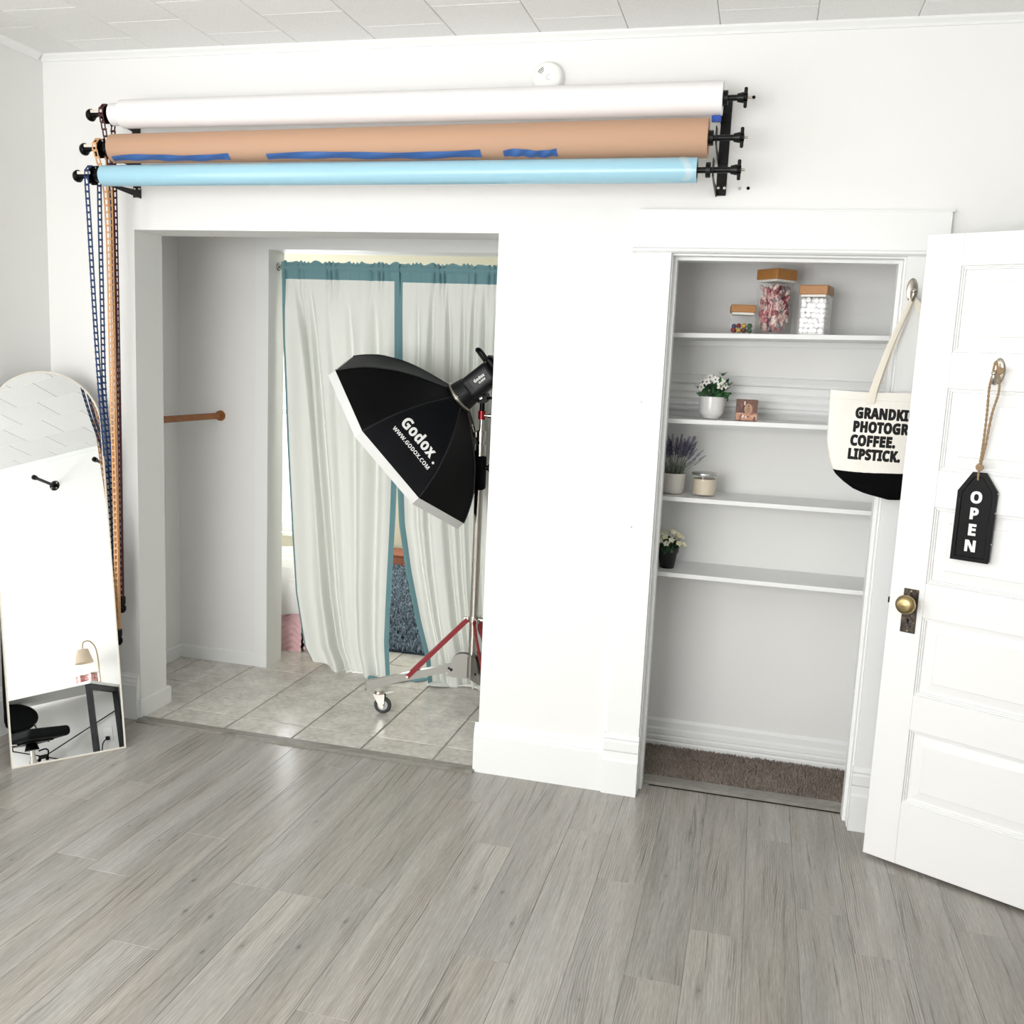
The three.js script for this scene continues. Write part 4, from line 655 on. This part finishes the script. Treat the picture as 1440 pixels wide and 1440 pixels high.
// ---------------------------------------------------------------- light stand, lamp head and softbox
const POLE = [0.858, -0.485];
{
  const s = thing('light_stand', 'chrome roller light stand with red braces and black foam grip', 'light stand', [POLE[0], 0, POLE[1]]);
  const y0 = 0.0065;
  part('pole', [cyl(0.0185, 0.0185, 0.83, 0, 0.625, 0, 24), cyl(0.015, 0.015, 0.26, 0, 1.17, 0, 20)], M.chrome, s);
  part('foam_grip', rbox(0.05, 0.15, 0.05, 0.012, 0, 1.118, 0), phys('#070708', 0.9, { specularIntensity: 0.3 }), s);
  part('pole_clamp', [cyl(0.023, 0.023, 0.05, 0, 1.215, 0, 20), cyl(0.021, 0.021, 0.04, 0, 1.275, 0, 20), rbox(0.026, 0.03, 0.022, 0.004, -0.03, 1.225, 0.006, 1), rbox(0.022, 0.026, 0.02, 0.004, -0.026, 1.28, 0.006, 1), bar([-0.03, 1.228, 0.01], [-0.052, 1.208, 0.026], 0.005), ball(0.009, -0.054, 1.205, 0.028, 12), bar([-0.028, 1.282, 0.01], [-0.036, 1.315, 0.02], 0.004), ball(0.0075, -0.037, 1.318, 0.021, 12)], M.chrome, s);
  part('side_knob', [cyl(0.011, 0.011, 0.022, 0, 0, 0, 16).rotateZ(Math.PI / 2).translate(0.032, 1.14, 0), cyl(0.019, 0.019, 0.014, 0, 0, 0, 10).rotateZ(Math.PI / 2).translate(0.048, 1.14, 0)], M.black, s);
  part('spigot', cyl(0.0085, 0.0085, 0.07, 0, 1.325, 0, 16), M.chrome, s);
  part('red_collar', [cyl(0.0155, 0.0155, 0.034, 0, 1.362, 0, 20), cyl(0.0165, 0.0165, 0.004, 0, 1.379, 0, 20)], std('#8d1420', 0.3, { metalness: 0.5 }), s).userData.label = 'dark red collar';
  part('collar_knob', [cyl(0.006, 0.006, 0.02, 0, 0, 0, 10).rotateZ(Math.PI / 2).translate(0.024, 1.362, 0.004), cyl(0.01, 0.01, 0.014, 0, 0, 0, 12).rotateZ(Math.PI / 2).translate(0.037, 1.362, 0.004)], M.chrome, s);
  part('brace_collar', [cyl(0.025, 0.025, 0.024, 0, 0.47, 0, 24), ...[0, 1, 2].map((k) => rbox(0.03, 0.02, 0.014, 0.003, -0.032, 0.468, 0, 1).rotateY(k * Math.PI * 2 / 3 + 0.165)), cyl(0.013, 0.013, 0.03, 0, 0, 0, 12).rotateZ(Math.PI / 2).translate(0.04, 0.472, 0.01)], M.chrome, s);
  const hub = [cyl(0.024, 0.024, 0.1, 0, 0.255, 0, 24)];
  const gus = new THREE.Shape(); gus.moveTo(0, 0.2); gus.lineTo(0, 0.315); gus.absarc(-0.04, 0.262, 0.052, 0.9, Math.PI * 0.98, false); gus.lineTo(-0.112, 0.205); gus.lineTo(-0.02, 0.2);
  for (let k = 0; k < 3; k++) for (const z of [-0.014, 0.011]) hub.push(move(ext(gus, 0.003), 0, 0, z).rotateY(k * Math.PI * 2 / 3 + 0.165));
  part('hub', hub, std('#9c9a94', 0.34, { metalness: 0.9 }), s);
  const red = std('#86101b', 0.36);
  [[0.165, 0.4], [0.165 + Math.PI * 2 / 3, 0.3], [0.165 - Math.PI * 2 / 3, 0.28]].forEach(([a, len]) => {
    const rot = (g) => g.rotateY(a), k = len / 0.4, tip = [-len - 0.075 * k, 0.135, 0];
    const leg = part('leg', [rot(beam([-0.03, 0.262, -0.011], [tip[0], tip[1], -0.011], 0.003, 0.034)), rot(beam([-0.03, 0.262, 0.011], [tip[0], tip[1], 0.011], 0.003, 0.034)), rot(beam([-0.03, 0.277, 0], [tip[0], tip[1] + 0.0155, 0], 0.024, 0.003)), rot(span(tip[0] - 0.003, tip[0] + 0.002, 0.108, 0.152, -0.0125, 0.0125))], std('#9c9a94', 0.34, { metalness: 0.9 }), s);
    part('bolt', rot(merge([cyl(0.0055, 0.0055, 0.034, 0, 0, 0, 10).rotateX(Math.PI / 2).translate(-0.1 * k, 0.243, 0), cyl(0.007, 0.007, 0.004, 0, 0, 0, 8).rotateX(Math.PI / 2).translate(-0.09 * k, 0.237, 0.0145)])), M.blackMetal, leg);
    part('brace', rot(merge([beam([-0.028, 0.466, 0.012], [-0.285 * k, 0.19, 0.02], 0.005, 0.02), beam([-0.028, 0.466, -0.012], [-0.285 * k, 0.19, -0.02], 0.005, 0.02)])), red, s).userData.label = 'red flat brace';
    part('rivet', rot(cyl(0.0055, 0.0055, 0.05, 0, 0, 0, 10).rotateX(Math.PI / 2).translate(-0.285 * k, 0.192, 0)), M.chrome, leg);
    const cx = -len + 0.004, cy = y0 + 0.04, caster = part('caster', rot(merge([cyl(0.027, 0.027, 0.006, -len - 0.014, 0.103, 0, 20), cyl(0.02, 0.02, 0.009, -len - 0.014, 0.11, 0, 20), ...[-1, 1].map((q) => ext(poly([[-0.04, 0.1], [0.014, 0.1], [0.012, 0.04], [0.004, 0.032], [-0.006, 0.036]]), 0.002).translate(-len, 0, q * 0.0155 - 0.001)), beam([-len + 0.012, 0.102, 0], [-len + 0.052, 0.112, 0], 0.012, 0.004), cyl(0.008, 0.008, 0.046, 0, 0, 0, 12).rotateX(Math.PI / 2).translate(cx, cy, 0)])), M.chrome, s);
    part('wheel', rot(flat(new THREE.TorusGeometry(0.03, 0.0098, 10, 30)).translate(cx, cy, 0)), std('#3a3a3b', 0.6), caster);
    part('wheel_hub', rot(cyl(0.023, 0.023, 0.016, 0, 0, 0, 24).rotateX(Math.PI / 2).translate(cx, cy, 0)), std('#c4c4c1', 0.4), caster);
  });
}
const AX = V(-0.77, -0.637, 0.043).normalize(), RING = V(0.764, 1.428, -0.44);
const E1 = V(0, 1, 0).cross(AX).normalize(), E2 = AX.clone().cross(E1);
const lampFrame = new THREE.Quaternion().setFromRotationMatrix(new THREE.Matrix4().makeBasis(E1, E2, AX)); // local z runs along the beam
{
  const h = thing('studio_light', 'black studio lamp head with white lettering on the light stand', 'studio light', RING.toArray()); h.quaternion.copy(lampFrame);
  const dark = phys('#101113', 0.45, { specularIntensity: 0.5 }), name = canvasTexture(512, 256, (g, w, hh) => { g.fillStyle = '#101113'; g.fillRect(0, 0, w, hh); g.fillStyle = '#e8e8e6'; g.font = '900 104px sans-serif'; g.textAlign = 'center'; g.fillText('Godox', 256, 118); g.font = '900 66px sans-serif'; g.fillText('SL60W', 280, 200); });
  part('body', [cyl(0.062, 0.062, 0.05, 0, 0, -0.05, 32).rotateX(0), rbox(0.104, 0.104, 0.155, 0.028, 0, 0, -0.125, 3)].map((g, i) => i ? g : cyl(0.066, 0.058, 0.05, 0, 0, 0, 32).rotateX(Math.PI / 2).translate(0, 0, -0.04)), dark, h);
  part('rear_cap', [rbox(0.112, 0.112, 0.034, 0.024, 0, 0, -0.212, 3), ...[...Array(7).keys()].map((k) => box(0.006, 0.012, 0.012, -0.036 + k * 0.012, 0.054, -0.216))], M.black, h);
  // lettering on the side that faces the opening (local +x lies towards the viewer's side)
  const out = E1.dot(V(0.36, 0.09, 0.93)) > 0 ? 1 : -1;
  const lab = flat(new THREE.PlaneGeometry(0.086, 0.043)).rotateX(0);
  // text runs from ring to rear, read upright: its right is local -z, its up is local +y or -y
  const right = V(0, 0, -1), upv = V(0, 1, 0), nn = right.clone().cross(upv); // nn = +x
  lab.applyMatrix4(new THREE.Matrix4().makeBasis(right, upv, nn)); if (out < 0) lab.rotateZ(Math.PI);
  part('name_plate', move(lab, 0.0525 * out, 0, -0.135), std('#ffffff', 0.5, { map: name }), h).userData.label = 'white brand lettering';
  part('handle', tube([[0.0, 0.054, -0.2], [0.0, 0.1, -0.2], [0.004, 0.112, -0.196], [0.012, 0.112, -0.19], [0.016, 0.1, -0.19], [0.016, 0.05, -0.19]], 0.0065, 30, 8), M.black, h);
  part('speed_ring', [flat(new THREE.TorusGeometry(0.07, 0.0055, 10, 40)).translate(0, 0, -0.012), cyl(0.07, 0.07, 0.012, 0, 0, 0, 36).rotateX(Math.PI / 2).translate(0, 0, -0.012)], M.nickel, h).userData.label = 'silver speed ring';
  // yoke down to the stand, built in world axes
  const inv = lampFrame.clone().invert(), toLocal = (p) => V(...p).sub(RING).applyQuaternion(inv).toArray();
  const q = (x, y, z) => toLocal([POLE[0] + x, y, POLE[1] + z]);
  part('tilt_bracket', [bar(q(0, 1.38, 0), q(0, 1.425, 0), 0.011, 0.011, 14), bar(q(0.0, 1.44, -0.024), q(0.0, 1.44, 0.03), 0.026, 0.026, 22), bar(q(0, 1.44, 0.0), q(0.012, 1.5, 0.03), 0.016, 0.018, 14)], M.black, h);
  part('pivot_bolt', bar(q(0.0, 1.44, 0.028), q(0.0, 1.44, 0.036), 0.009, 0.009, 14), M.chrome, h).userData.label = 'bright pivot bolt';
  part('tilt_lever', bar(q(0.02, 1.435, 0.01), q(0.06, 1.44, 0.02), 0.006, 0.006, 10), M.black, h);
}
{
  const b = thing('octagonal_softbox', 'black octagonal softbox with white rim and brand lettering', 'softbox', RING.toArray()); b.quaternion.copy(lampFrame);
  const D = 0.318, RR = 0.447, LIP = 0.036, PH = 1.729, prof = curve([[0, 0.074], [0.025, 0.13], [0.06, 0.205], [0.11, 0.288], [0.17, 0.362], [0.23, 0.412], [D - LIP, RR - 0.004]]);
  const at = (k, s, r) => { const a = PH - k * Math.PI / 4; return [r * Math.cos(a), r * Math.sin(a), s]; };
  const logo = canvasTexture(1024, 1024, (g, w, h) => {
    g.fillStyle = '#0a0b0f'; g.fillRect(0, 0, w, h); g.fillStyle = '#f4f4f2'; g.textAlign = 'left'; g.font = '900 172px sans-serif'; g.save(); g.translate(232, 560); g.scale(0.98, 1); g.fillText('Godox', 0, 0); g.restore();
    g.font = '700 66px sans-serif'; g.fillText('WWW.GODOX.COM', 222, 668); g.beginPath(); g.arc(812, 562, 15, 0, 7); g.fill();
  });
  const fabric = phys('#040405', 0.5, { specularIntensity: 0.3, side: THREE.DoubleSide }), logoM = phys('#ffffff', 0.5, { specularIntensity: 0.3, map: logo, side: THREE.DoubleSide }), seam = std('#15161a', 0.6);
  for (let k = 0; k < 8; k++) {
    const n = 14, m = 8, g = sheet(m, n, (u, v) => { const s = v * (D - LIP), r = prof(s), A = at(k, s, r), B = at(k + 1, s, r), sag = 1 - 0.035 * Math.sin(Math.PI * u) * Math.sin(Math.PI * Math.min(1, v * 1.1)); return [lerp(A[0], B[0], u) * sag, lerp(A[1], B[1], u) * sag, s]; });
    if (k === 2) { // lettered panel: u across along the rim, v up towards the ring
      const p = g.attributes.position, uv = g.attributes.uv, mid = PH - 2.5 * Math.PI / 4, tx = Math.sin(mid), ty = -Math.cos(mid);
      for (let i = 0; i < p.count; i++) { const t = p.getX(i) * tx + p.getY(i) * ty; uv.setXY(i, t / 0.36 + 0.5, 0.06 + (1 - p.getZ(i) / (D - LIP)) * 0.98); }
      logo.wrapS = logo.wrapT = THREE.ClampToEdgeWrapping;
    }
    const f = part('fabric_panel', g, k === 2 ? logoM : fabric, b); if (k === 2) f.userData.label = 'panel with white brand lettering';
    part('rib_seam', tube([...Array(9).keys()].map((i) => { const s = i / 8 * (D - LIP); return at(k, s, prof(s) + 0.001); }), 0.0028, 16, 5), seam, b);
    part('white_lip', sheet(4, 2, (u, v) => { const s = D - LIP + v * LIP, A = at(k, s, RR - 0.003 + v * 0.004), B = at(k + 1, s, RR - 0.003 + v * 0.004); return [lerp(A[0], B[0], u), lerp(A[1], B[1], u), s]; }), std('#dededc', 0.75, { side: THREE.DoubleSide }), b).userData.label = 'white fabric lip';
  }
  const disc = new THREE.CircleGeometry(RR - 0.006, 8, PH); part('front_diffuser', flat(disc).translate(0, 0, D - LIP + 0.004), phys('#f1f1ee', 0.9, { side: THREE.DoubleSide, transmission: 0.3, thickness: 0 }), b).userData.label = 'white front cloth';
}

// ---------------------------------------------------------------- arched floor mirror
{
  const a = V(-0.601, 0.0, 0.603), e = V(0.63657, 0, -0.77122), n0 = V(0.77122, 0, 0.63657), t = 13.2 * Math.PI / 180;
  const up = V(0, Math.cos(t), 0).addScaledVector(n0, -Math.sin(t)), nn = e.clone().cross(up);
  const m = thing('floor_mirror', 'tall arched floor mirror with slim pale frame leaning in the corner', 'mirror', a.toArray());
  m.quaternion.setFromRotationMatrix(new THREE.Matrix4().makeBasis(e, up, nn));
  const W = 0.409, H = 1.512, arch = (i) => { const s = new THREE.Shape(), r = W / 2 - i, cy = H - W / 2; s.moveTo(i, i); s.lineTo(W - i, i); s.lineTo(W - i, cy); s.absarc(W / 2, cy, r, 0, Math.PI, false); s.lineTo(i, i); return s; };
  const fr = arch(0); fr.holes.push(arch(0.0052));
  part('frame', ext(fr, 0.024, 0, 40).translate(0, 0, -0.021), std('#ece6d8', 0.32, { metalness: 0.35 }), m).userData.label = 'slim champagne white frame';
  part('mirror_glass', ext(arch(0.005), 0.003, 0, 40).translate(0, 0, -0.004), std('#f4f6f6', 0.0, { metalness: 1 }), m);
  part('back_board', ext(arch(0.006), 0.006, 0, 40).translate(0, 0, -0.016), M.blackMatte, m);
  // folding tube stand behind
  const inv = m.quaternion.clone().invert(), L = (p) => V(...p).sub(a).applyQuaternion(inv).toArray();
  const fA = [-0.858, 0.011, 0.345], fB = [-0.66, 0.011, 0.105];
  const hA = V(0.02, 0.93, -0.024).applyQuaternion(m.quaternion).add(a).toArray(), hB = V(W - 0.1, 0.93, -0.024).applyQuaternion(m.quaternion).add(a).toArray();
  const mix = (p, q, k) => p.map((x, i) => lerp(x, q[i], k));
  part('stand', tube([hA, mix(hA, fA, 0.5), mix(hA, fA, 0.88), mix(mix(hA, fA, 0.97), fB, 0.02), mix(mix(hA, fA, 0.995), fB, 0.12), mix(fA, fB, 0.5), mix(mix(hB, fB, 0.995), fA, 0.12), mix(mix(hB, fB, 0.97), fA, 0.02), mix(hB, fB, 0.88), hB].map(L), 0.0085, 90, 10), M.black, m).userData.label = 'black tube stand';
}

// ---------------------------------------------------------------- desk corner seen in the mirror
{
  const d = thing('desk', 'white desk with black square legs and crossed back cables, seen in the mirror', 'desk', [2.795, 0, 2.62], -0.12);
  part('desk_top', rbox(0.54, 0.022, 1.24, 0.003, 0, 0.741, 0), std('#f1f1ef', 0.35), d);
  const lm = phys('#15181a', 0.45, { specularIntensity: 0.5 });
  for (const sx of [-1, 1]) for (const sz of [-1, 1]) part('leg', box(0.036, 0.73, 0.036, sx * 0.25, 0.365, sz * 0.595), lm, d);
  for (const sz of [-1, 1]) part('end_rail', box(0.464, 0.036, 0.036, 0, 0.712, sz * 0.595), lm, d);
  part('cross_cable', [bar([0.262, 0.56, -0.58], [0.262, 0.1, 0.58], 0.0045), bar([0.262, 0.1, -0.58], [0.262, 0.56, 0.58], 0.0045)], M.black, d);
  part('cable_clamp', [rbox(0.03, 0.03, 0.07, 0.005, 0.255, 0.33, 0, 1), tube([[0.25, 0.31, -0.03], [0.25, 0.37, -0.04], [0.25, 0.385, -0.02], [0.25, 0.38, 0.03]], 0.006, 16, 8), ball(0.014, 0.245, 0.31, 0.03, 10), ball(0.014, 0.245, 0.31, -0.03, 10)], M.black, d);
}
{
  const c = thing('office_chair', 'black cushioned swivel chair pulled up to the desk, seen in the mirror', 'chair', [2.66, 0, 2.5], 0.35);
  const pad = phys('#0a0c10', 0.6, { specularIntensity: 0.4 });
  part('seat', rbox(0.36, 0.075, 0.42, 0.03, 0, 0.455, 0, 3), pad, c);
  part('backrest', (() => { const e = new THREE.Shape(); e.absellipse(0, 0, 0.2, 0.09, 0, Math.PI * 2); return move(ext(e, 0.03, 0.022, 30), 0, 0.625, 0.18); })(), pad, c);
  part('back_post', rbox(0.05, 0.3, 0.016, 0.004, 0.0, 0.54, 0.232, 1), M.black, c);
  for (const s of [-1, 1]) part('arm_rail', tube([[s * 0.13, 0.41, -0.02], [s * 0.165, 0.43, 0.06], [s * 0.175, 0.52, 0.14], [s * 0.165, 0.63, 0.2], [s * 0.1, 0.66, 0.245]], 0.007, 30, 8), M.chrome, c);
  part('seat_plate', [box(0.2, 0.012, 0.22, 0, 0.412, 0), cyl(0.035, 0.05, 0.05, 0, 0.385, 0, 18)], M.black, c);
  part('gas_lift', [cyl(0.018, 0.018, 0.1, 0, 0.32, 0, 18), cyl(0.027, 0.027, 0.2, 0, 0.19, 0, 18)], M.chrome, c);
  part('base', [...Array(5).keys()].map((k) => beam([0, 0.1, 0], [0.26 * Math.cos(k * 1.2566), 0.07, 0.26 * Math.sin(k * 1.2566)], 0.035, 0.025)), M.black, c);
  for (let k = 0; k < 5; k++) part('caster', [cyl(0.027, 0.027, 0.034, 0, 0, 0, 16).rotateX(Math.PI / 2).rotateY(k).translate(0.26 * Math.cos(k * 1.2566), 0.027, 0.26 * Math.sin(k * 1.2566)), cyl(0.007, 0.007, 0.05, 0.26 * Math.cos(k * 1.2566), 0.055, 0.26 * Math.sin(k * 1.2566), 8)], M.black, c);
}
{
  const l = thing('desk_lamp', 'brass arched desk lamp with pleated cream shade, seen in the mirror', 'lamp', [3.045, 0.7522, 2.13]);
  part('base', lathe([[0, 0.012], [0.036, 0.01], [0.044, 0.004], [0.044, 0], [0, 0]], 30), M.brass, l);
  part('arm', tube([[0, 0.01, 0], [0.0, 0.12, 0.0], [0, 0.26, 0], [-0.01, 0.33, 0.012], [-0.04, 0.365, 0.035], [-0.075, 0.355, 0.06], [-0.085, 0.3, 0.066]], 0.0045, 50, 8), M.brass, l);
  const pleat = sheet(120, 3, (u, v) => { const a = u * Math.PI * 2, r = lerp(0.038, 0.066, v) + 0.0025 * Math.sin(u * Math.PI * 2 * 36); return [-0.085 + Math.cos(a) * r, 0.3 - v * 0.105, 0.066 + Math.sin(a) * r]; });
  part('pleated_shade', pleat, phys('#e6d6c0', 0.9, { side: THREE.DoubleSide, transmission: 0.3, thickness: 0 }), l);
  const jar = (name, label, x, z, h, w) => { const j = thing(name, label, 'jar', [x, 0.7522, z], 0.3); part('glass_body', [0, 1, 2, 3].map((k) => box(w, h, 0.002, 0, h / 2, w / 2).rotateY(k * Math.PI / 2)), glass, j); const t = texture(64, 64, (u, v) => { const a = fbm(u * 9, v * 9, 3 + x, 2); return a > 0.02 ? [196, 60, 62] : [238, 205, 200]; }); part('candy_filling', box(w - 0.01, h * 0.9, w - 0.01, 0, h * 0.46, 0), std('#ffffff', 0.6, { map: t }), j); part('lid', box(w, 0.008, w, 0, h, 0), std('#e8e2da', 0.5), j); };
  jar('candy_jar', 'square jar of red and white sweets under the desk lamp, seen in the mirror', 2.83, 2.085, 0.085, 0.072);
  jar('candy_jar', 'narrow jar of red and white sweets beside the square one, seen in the mirror', 2.8, 2.155, 0.078, 0.054);
}
function pipeHook(label, y, z) {
  const h = thing('pipe_hook', label, 'hook', [XR, y, z]);
  part('flange', [cyl(0.04, 0.042, 0.007, 0, 0, 0, 28).rotateZ(Math.PI / 2).translate(-0.0035, 0, 0), cyl(0.02, 0.022, 0.022, 0, 0, 0, 20).rotateZ(Math.PI / 2).translate(-0.016, 0, 0)], M.blackMetal, h);
  for (let k = 0; k < 4; k++) part('screw', cyl(0.006, 0.006, 0.003, 0, 0, 0, 10).rotateZ(Math.PI / 2).translate(-0.0085, 0.03 * Math.cos(k * 1.571 + 0.6), 0.03 * Math.sin(k * 1.571 + 0.6)), M.steel, h);
  part('pipe', cyl(0.0125, 0.0125, 0.26, 0, 0, 0, 16).rotateZ(Math.PI / 2).translate(-0.15, 0, 0), M.blackMetal, h); part('end_cap', [cyl(0.02, 0.02, 0.026, 0, 0, 0, 18).rotateZ(Math.PI / 2).translate(-0.283, 0, 0), ball(0.014, -0.297, 0, 0, 14)], M.blackMetal, h);
}
pipeHook('black iron pipe hook with its whole flange on the wall, seen in the mirror', 2.474, 2.357);
pipeHook('black iron pipe hook cut by the mirror frame', 2.497, 1.85);
{
  const o = thing('wall_outlet', 'white wall outlet with a black plug under the desk, seen in the mirror', 'outlet', [XR, 0.39, 2.17]);
  part('cover', rbox(0.006, 0.115, 0.072, 0.002, -0.003, 0, 0, 1), M.whitePaint, o); part('plug', rbox(0.03, 0.03, 0.026, 0.006, -0.02, -0.028, 0, 1), M.black, o);
  part('cord', tube([[-0.034, -0.03, 0], [-0.06, -0.06, 0.02], [-0.05, -0.16, 0.04], [-0.02, -0.25, 0.03], [-0.03, -0.35, -0.03], [-0.03, -0.375, -0.1]], 0.0045, 40, 6), M.black, o);
  const c = thing('power_adapter', 'black power adapter hanging from a cord behind the desk leg, seen in the mirror', 'adapter', [3.11, 0.3, 1.985]);
  part('brick', rbox(0.03, 0.11, 0.045, 0.008, 0, 0, 0), M.black, c); part('cord', tube([[0, 0.055, 0], [0.01, 0.1, 0.02], [0.012, 0.2, 0.03], [0.015, 0.42, 0.04]], 0.003, 30, 6), M.black, c);
}

// ---------------------------------------------------------------- room beyond the curtain
{
  const b = thing('bed', 'low bench bed with pink quilted cover under a white fluffy throw, beyond the curtain', 'bed', [-0.98, 0.0036, -1.37]);
  part('mattress', rbox(1.34, 0.4, 0.46, 0.05, 0, 0.22, 0, 2), std('#ece6e2', 0.9), b);
  const quilt = (f, nu, nv) => sheet(nu, nv, f), chev = (s, t) => 0.004 * Math.sin((s + 0.5 * Math.abs(((t * 14) % 2 + 2) % 2 - 1) * 0.1) * 190) + 0.007 * N(s * 16, t * 16, 2) + 0.005 * N(s * 40, t * 30, 4);
  const pink = std('#eabfc3', 0.85, { side: THREE.DoubleSide });
  part('pink_quilt', [quilt((u, v) => { const x = lerp(-0.7, 0.7, u), y = lerp(0.42, 0.004, v); return [x, y, 0.26 + 0.012 * v + chev(y, x)]; }, 120, 60), quilt((u, v) => { const z = lerp(-0.25, 0.26, u), y = lerp(0.42, 0.004, v); return [0.7 + 0.012 * v + chev(y, z), y, z]; }, 140, 60)], pink, b);
  const fluffy = std('#f0efec', 0.95, { side: THREE.DoubleSide });
  part('fluffy_throw', [sheet(60, 60, (u, v) => { const x = lerp(-0.72, 0.73, u), z = lerp(-0.25, 0.295, v), e = Math.max(0, Math.abs(x) - 0.62, Math.abs(z) - 0.19); return [x, 0.47 + 0.02 * fbm(x * 5, z * 5, 3, 3) - e * e * 6 + 0.006 * N(x * 60, z * 60), z]; }), sheet(90, 24, (u, v) => { const x = lerp(-0.72, 0.73, u), y = lerp(0.46, 0.2 + 0.02 * Math.sin(u * 14), v); return [x, y, 0.28 + 0.02 * Math.sin(v * 3) + 0.01 * fbm(x * 9, y * 9, 5, 3)]; }), sheet(90, 24, (u, v) => { const z = lerp(-0.25, 0.295, u), y = lerp(0.46, 0.2 + 0.02 * Math.sin(u * 14), v); return [0.72 + 0.02 * Math.sin(v * 3) + 0.01 * fbm(z * 9, y * 9, 5, 3), y, z]; })], fluffy, b).userData.label = 'white fluffy throw';
}
{
  const r = thing('shag_rug', 'blue grey shag rug on the tiles beyond the curtain gap', 'rug', [0.2, 0.0045, -2.325]);
  part('rug_base', rbox(1.64, 0.008, 2.06, 0.003, 0, 0.006, 0, 1), std('#2c3a4a', 0.95), r);
  const g = tube([[0, 0, 0], [0.003, 0.012, 0], [0.012, 0.024, 0.002]], 0.0028, 3, 4), n = 26000, pile = new THREE.InstancedMesh(g, std('#ffffff', 0.8), n), m = new THREE.Matrix4(), e = new THREE.Euler(), col = new THREE.Color();
  for (let i = 0; i < n; i++) { e.set(rr(-0.5, 0.5), rr(0, 6.283), rr(-0.5, 0.5)); const s = rr(0.8, 1.4); m.makeRotationFromEuler(e).scale(V(s, s, s)).setPosition(rr(-0.81, 0.81), 0.009, rr(-1.02, 1.02)); pile.setMatrixAt(i, m); const k = rr(0.35, 1.5); pile.setColorAt(i, col.setRGB(0.3 * k, 0.38 * k, 0.46 * k)); }
  pile.name = 'rug_pile'; pile.userData = { kind: 'stuff' }; pile.receiveShadow = pile.castShadow = true; r.add(pile);
  const o = thing('storage_bin', 'terracotta orange bin at the far wall beyond the rug', 'bin', [-0.65, 0.0036, -3.42]);
  part('body', rbox(0.5, 0.1, 0.24, 0.02, 0, 0.05, 0), std('#a8694f', 0.7), o); part('rim', rbox(0.52, 0.018, 0.26, 0.008, 0, 0.1, 0), std('#995a42', 0.6), o);
}
renderer.render(scene, camera);
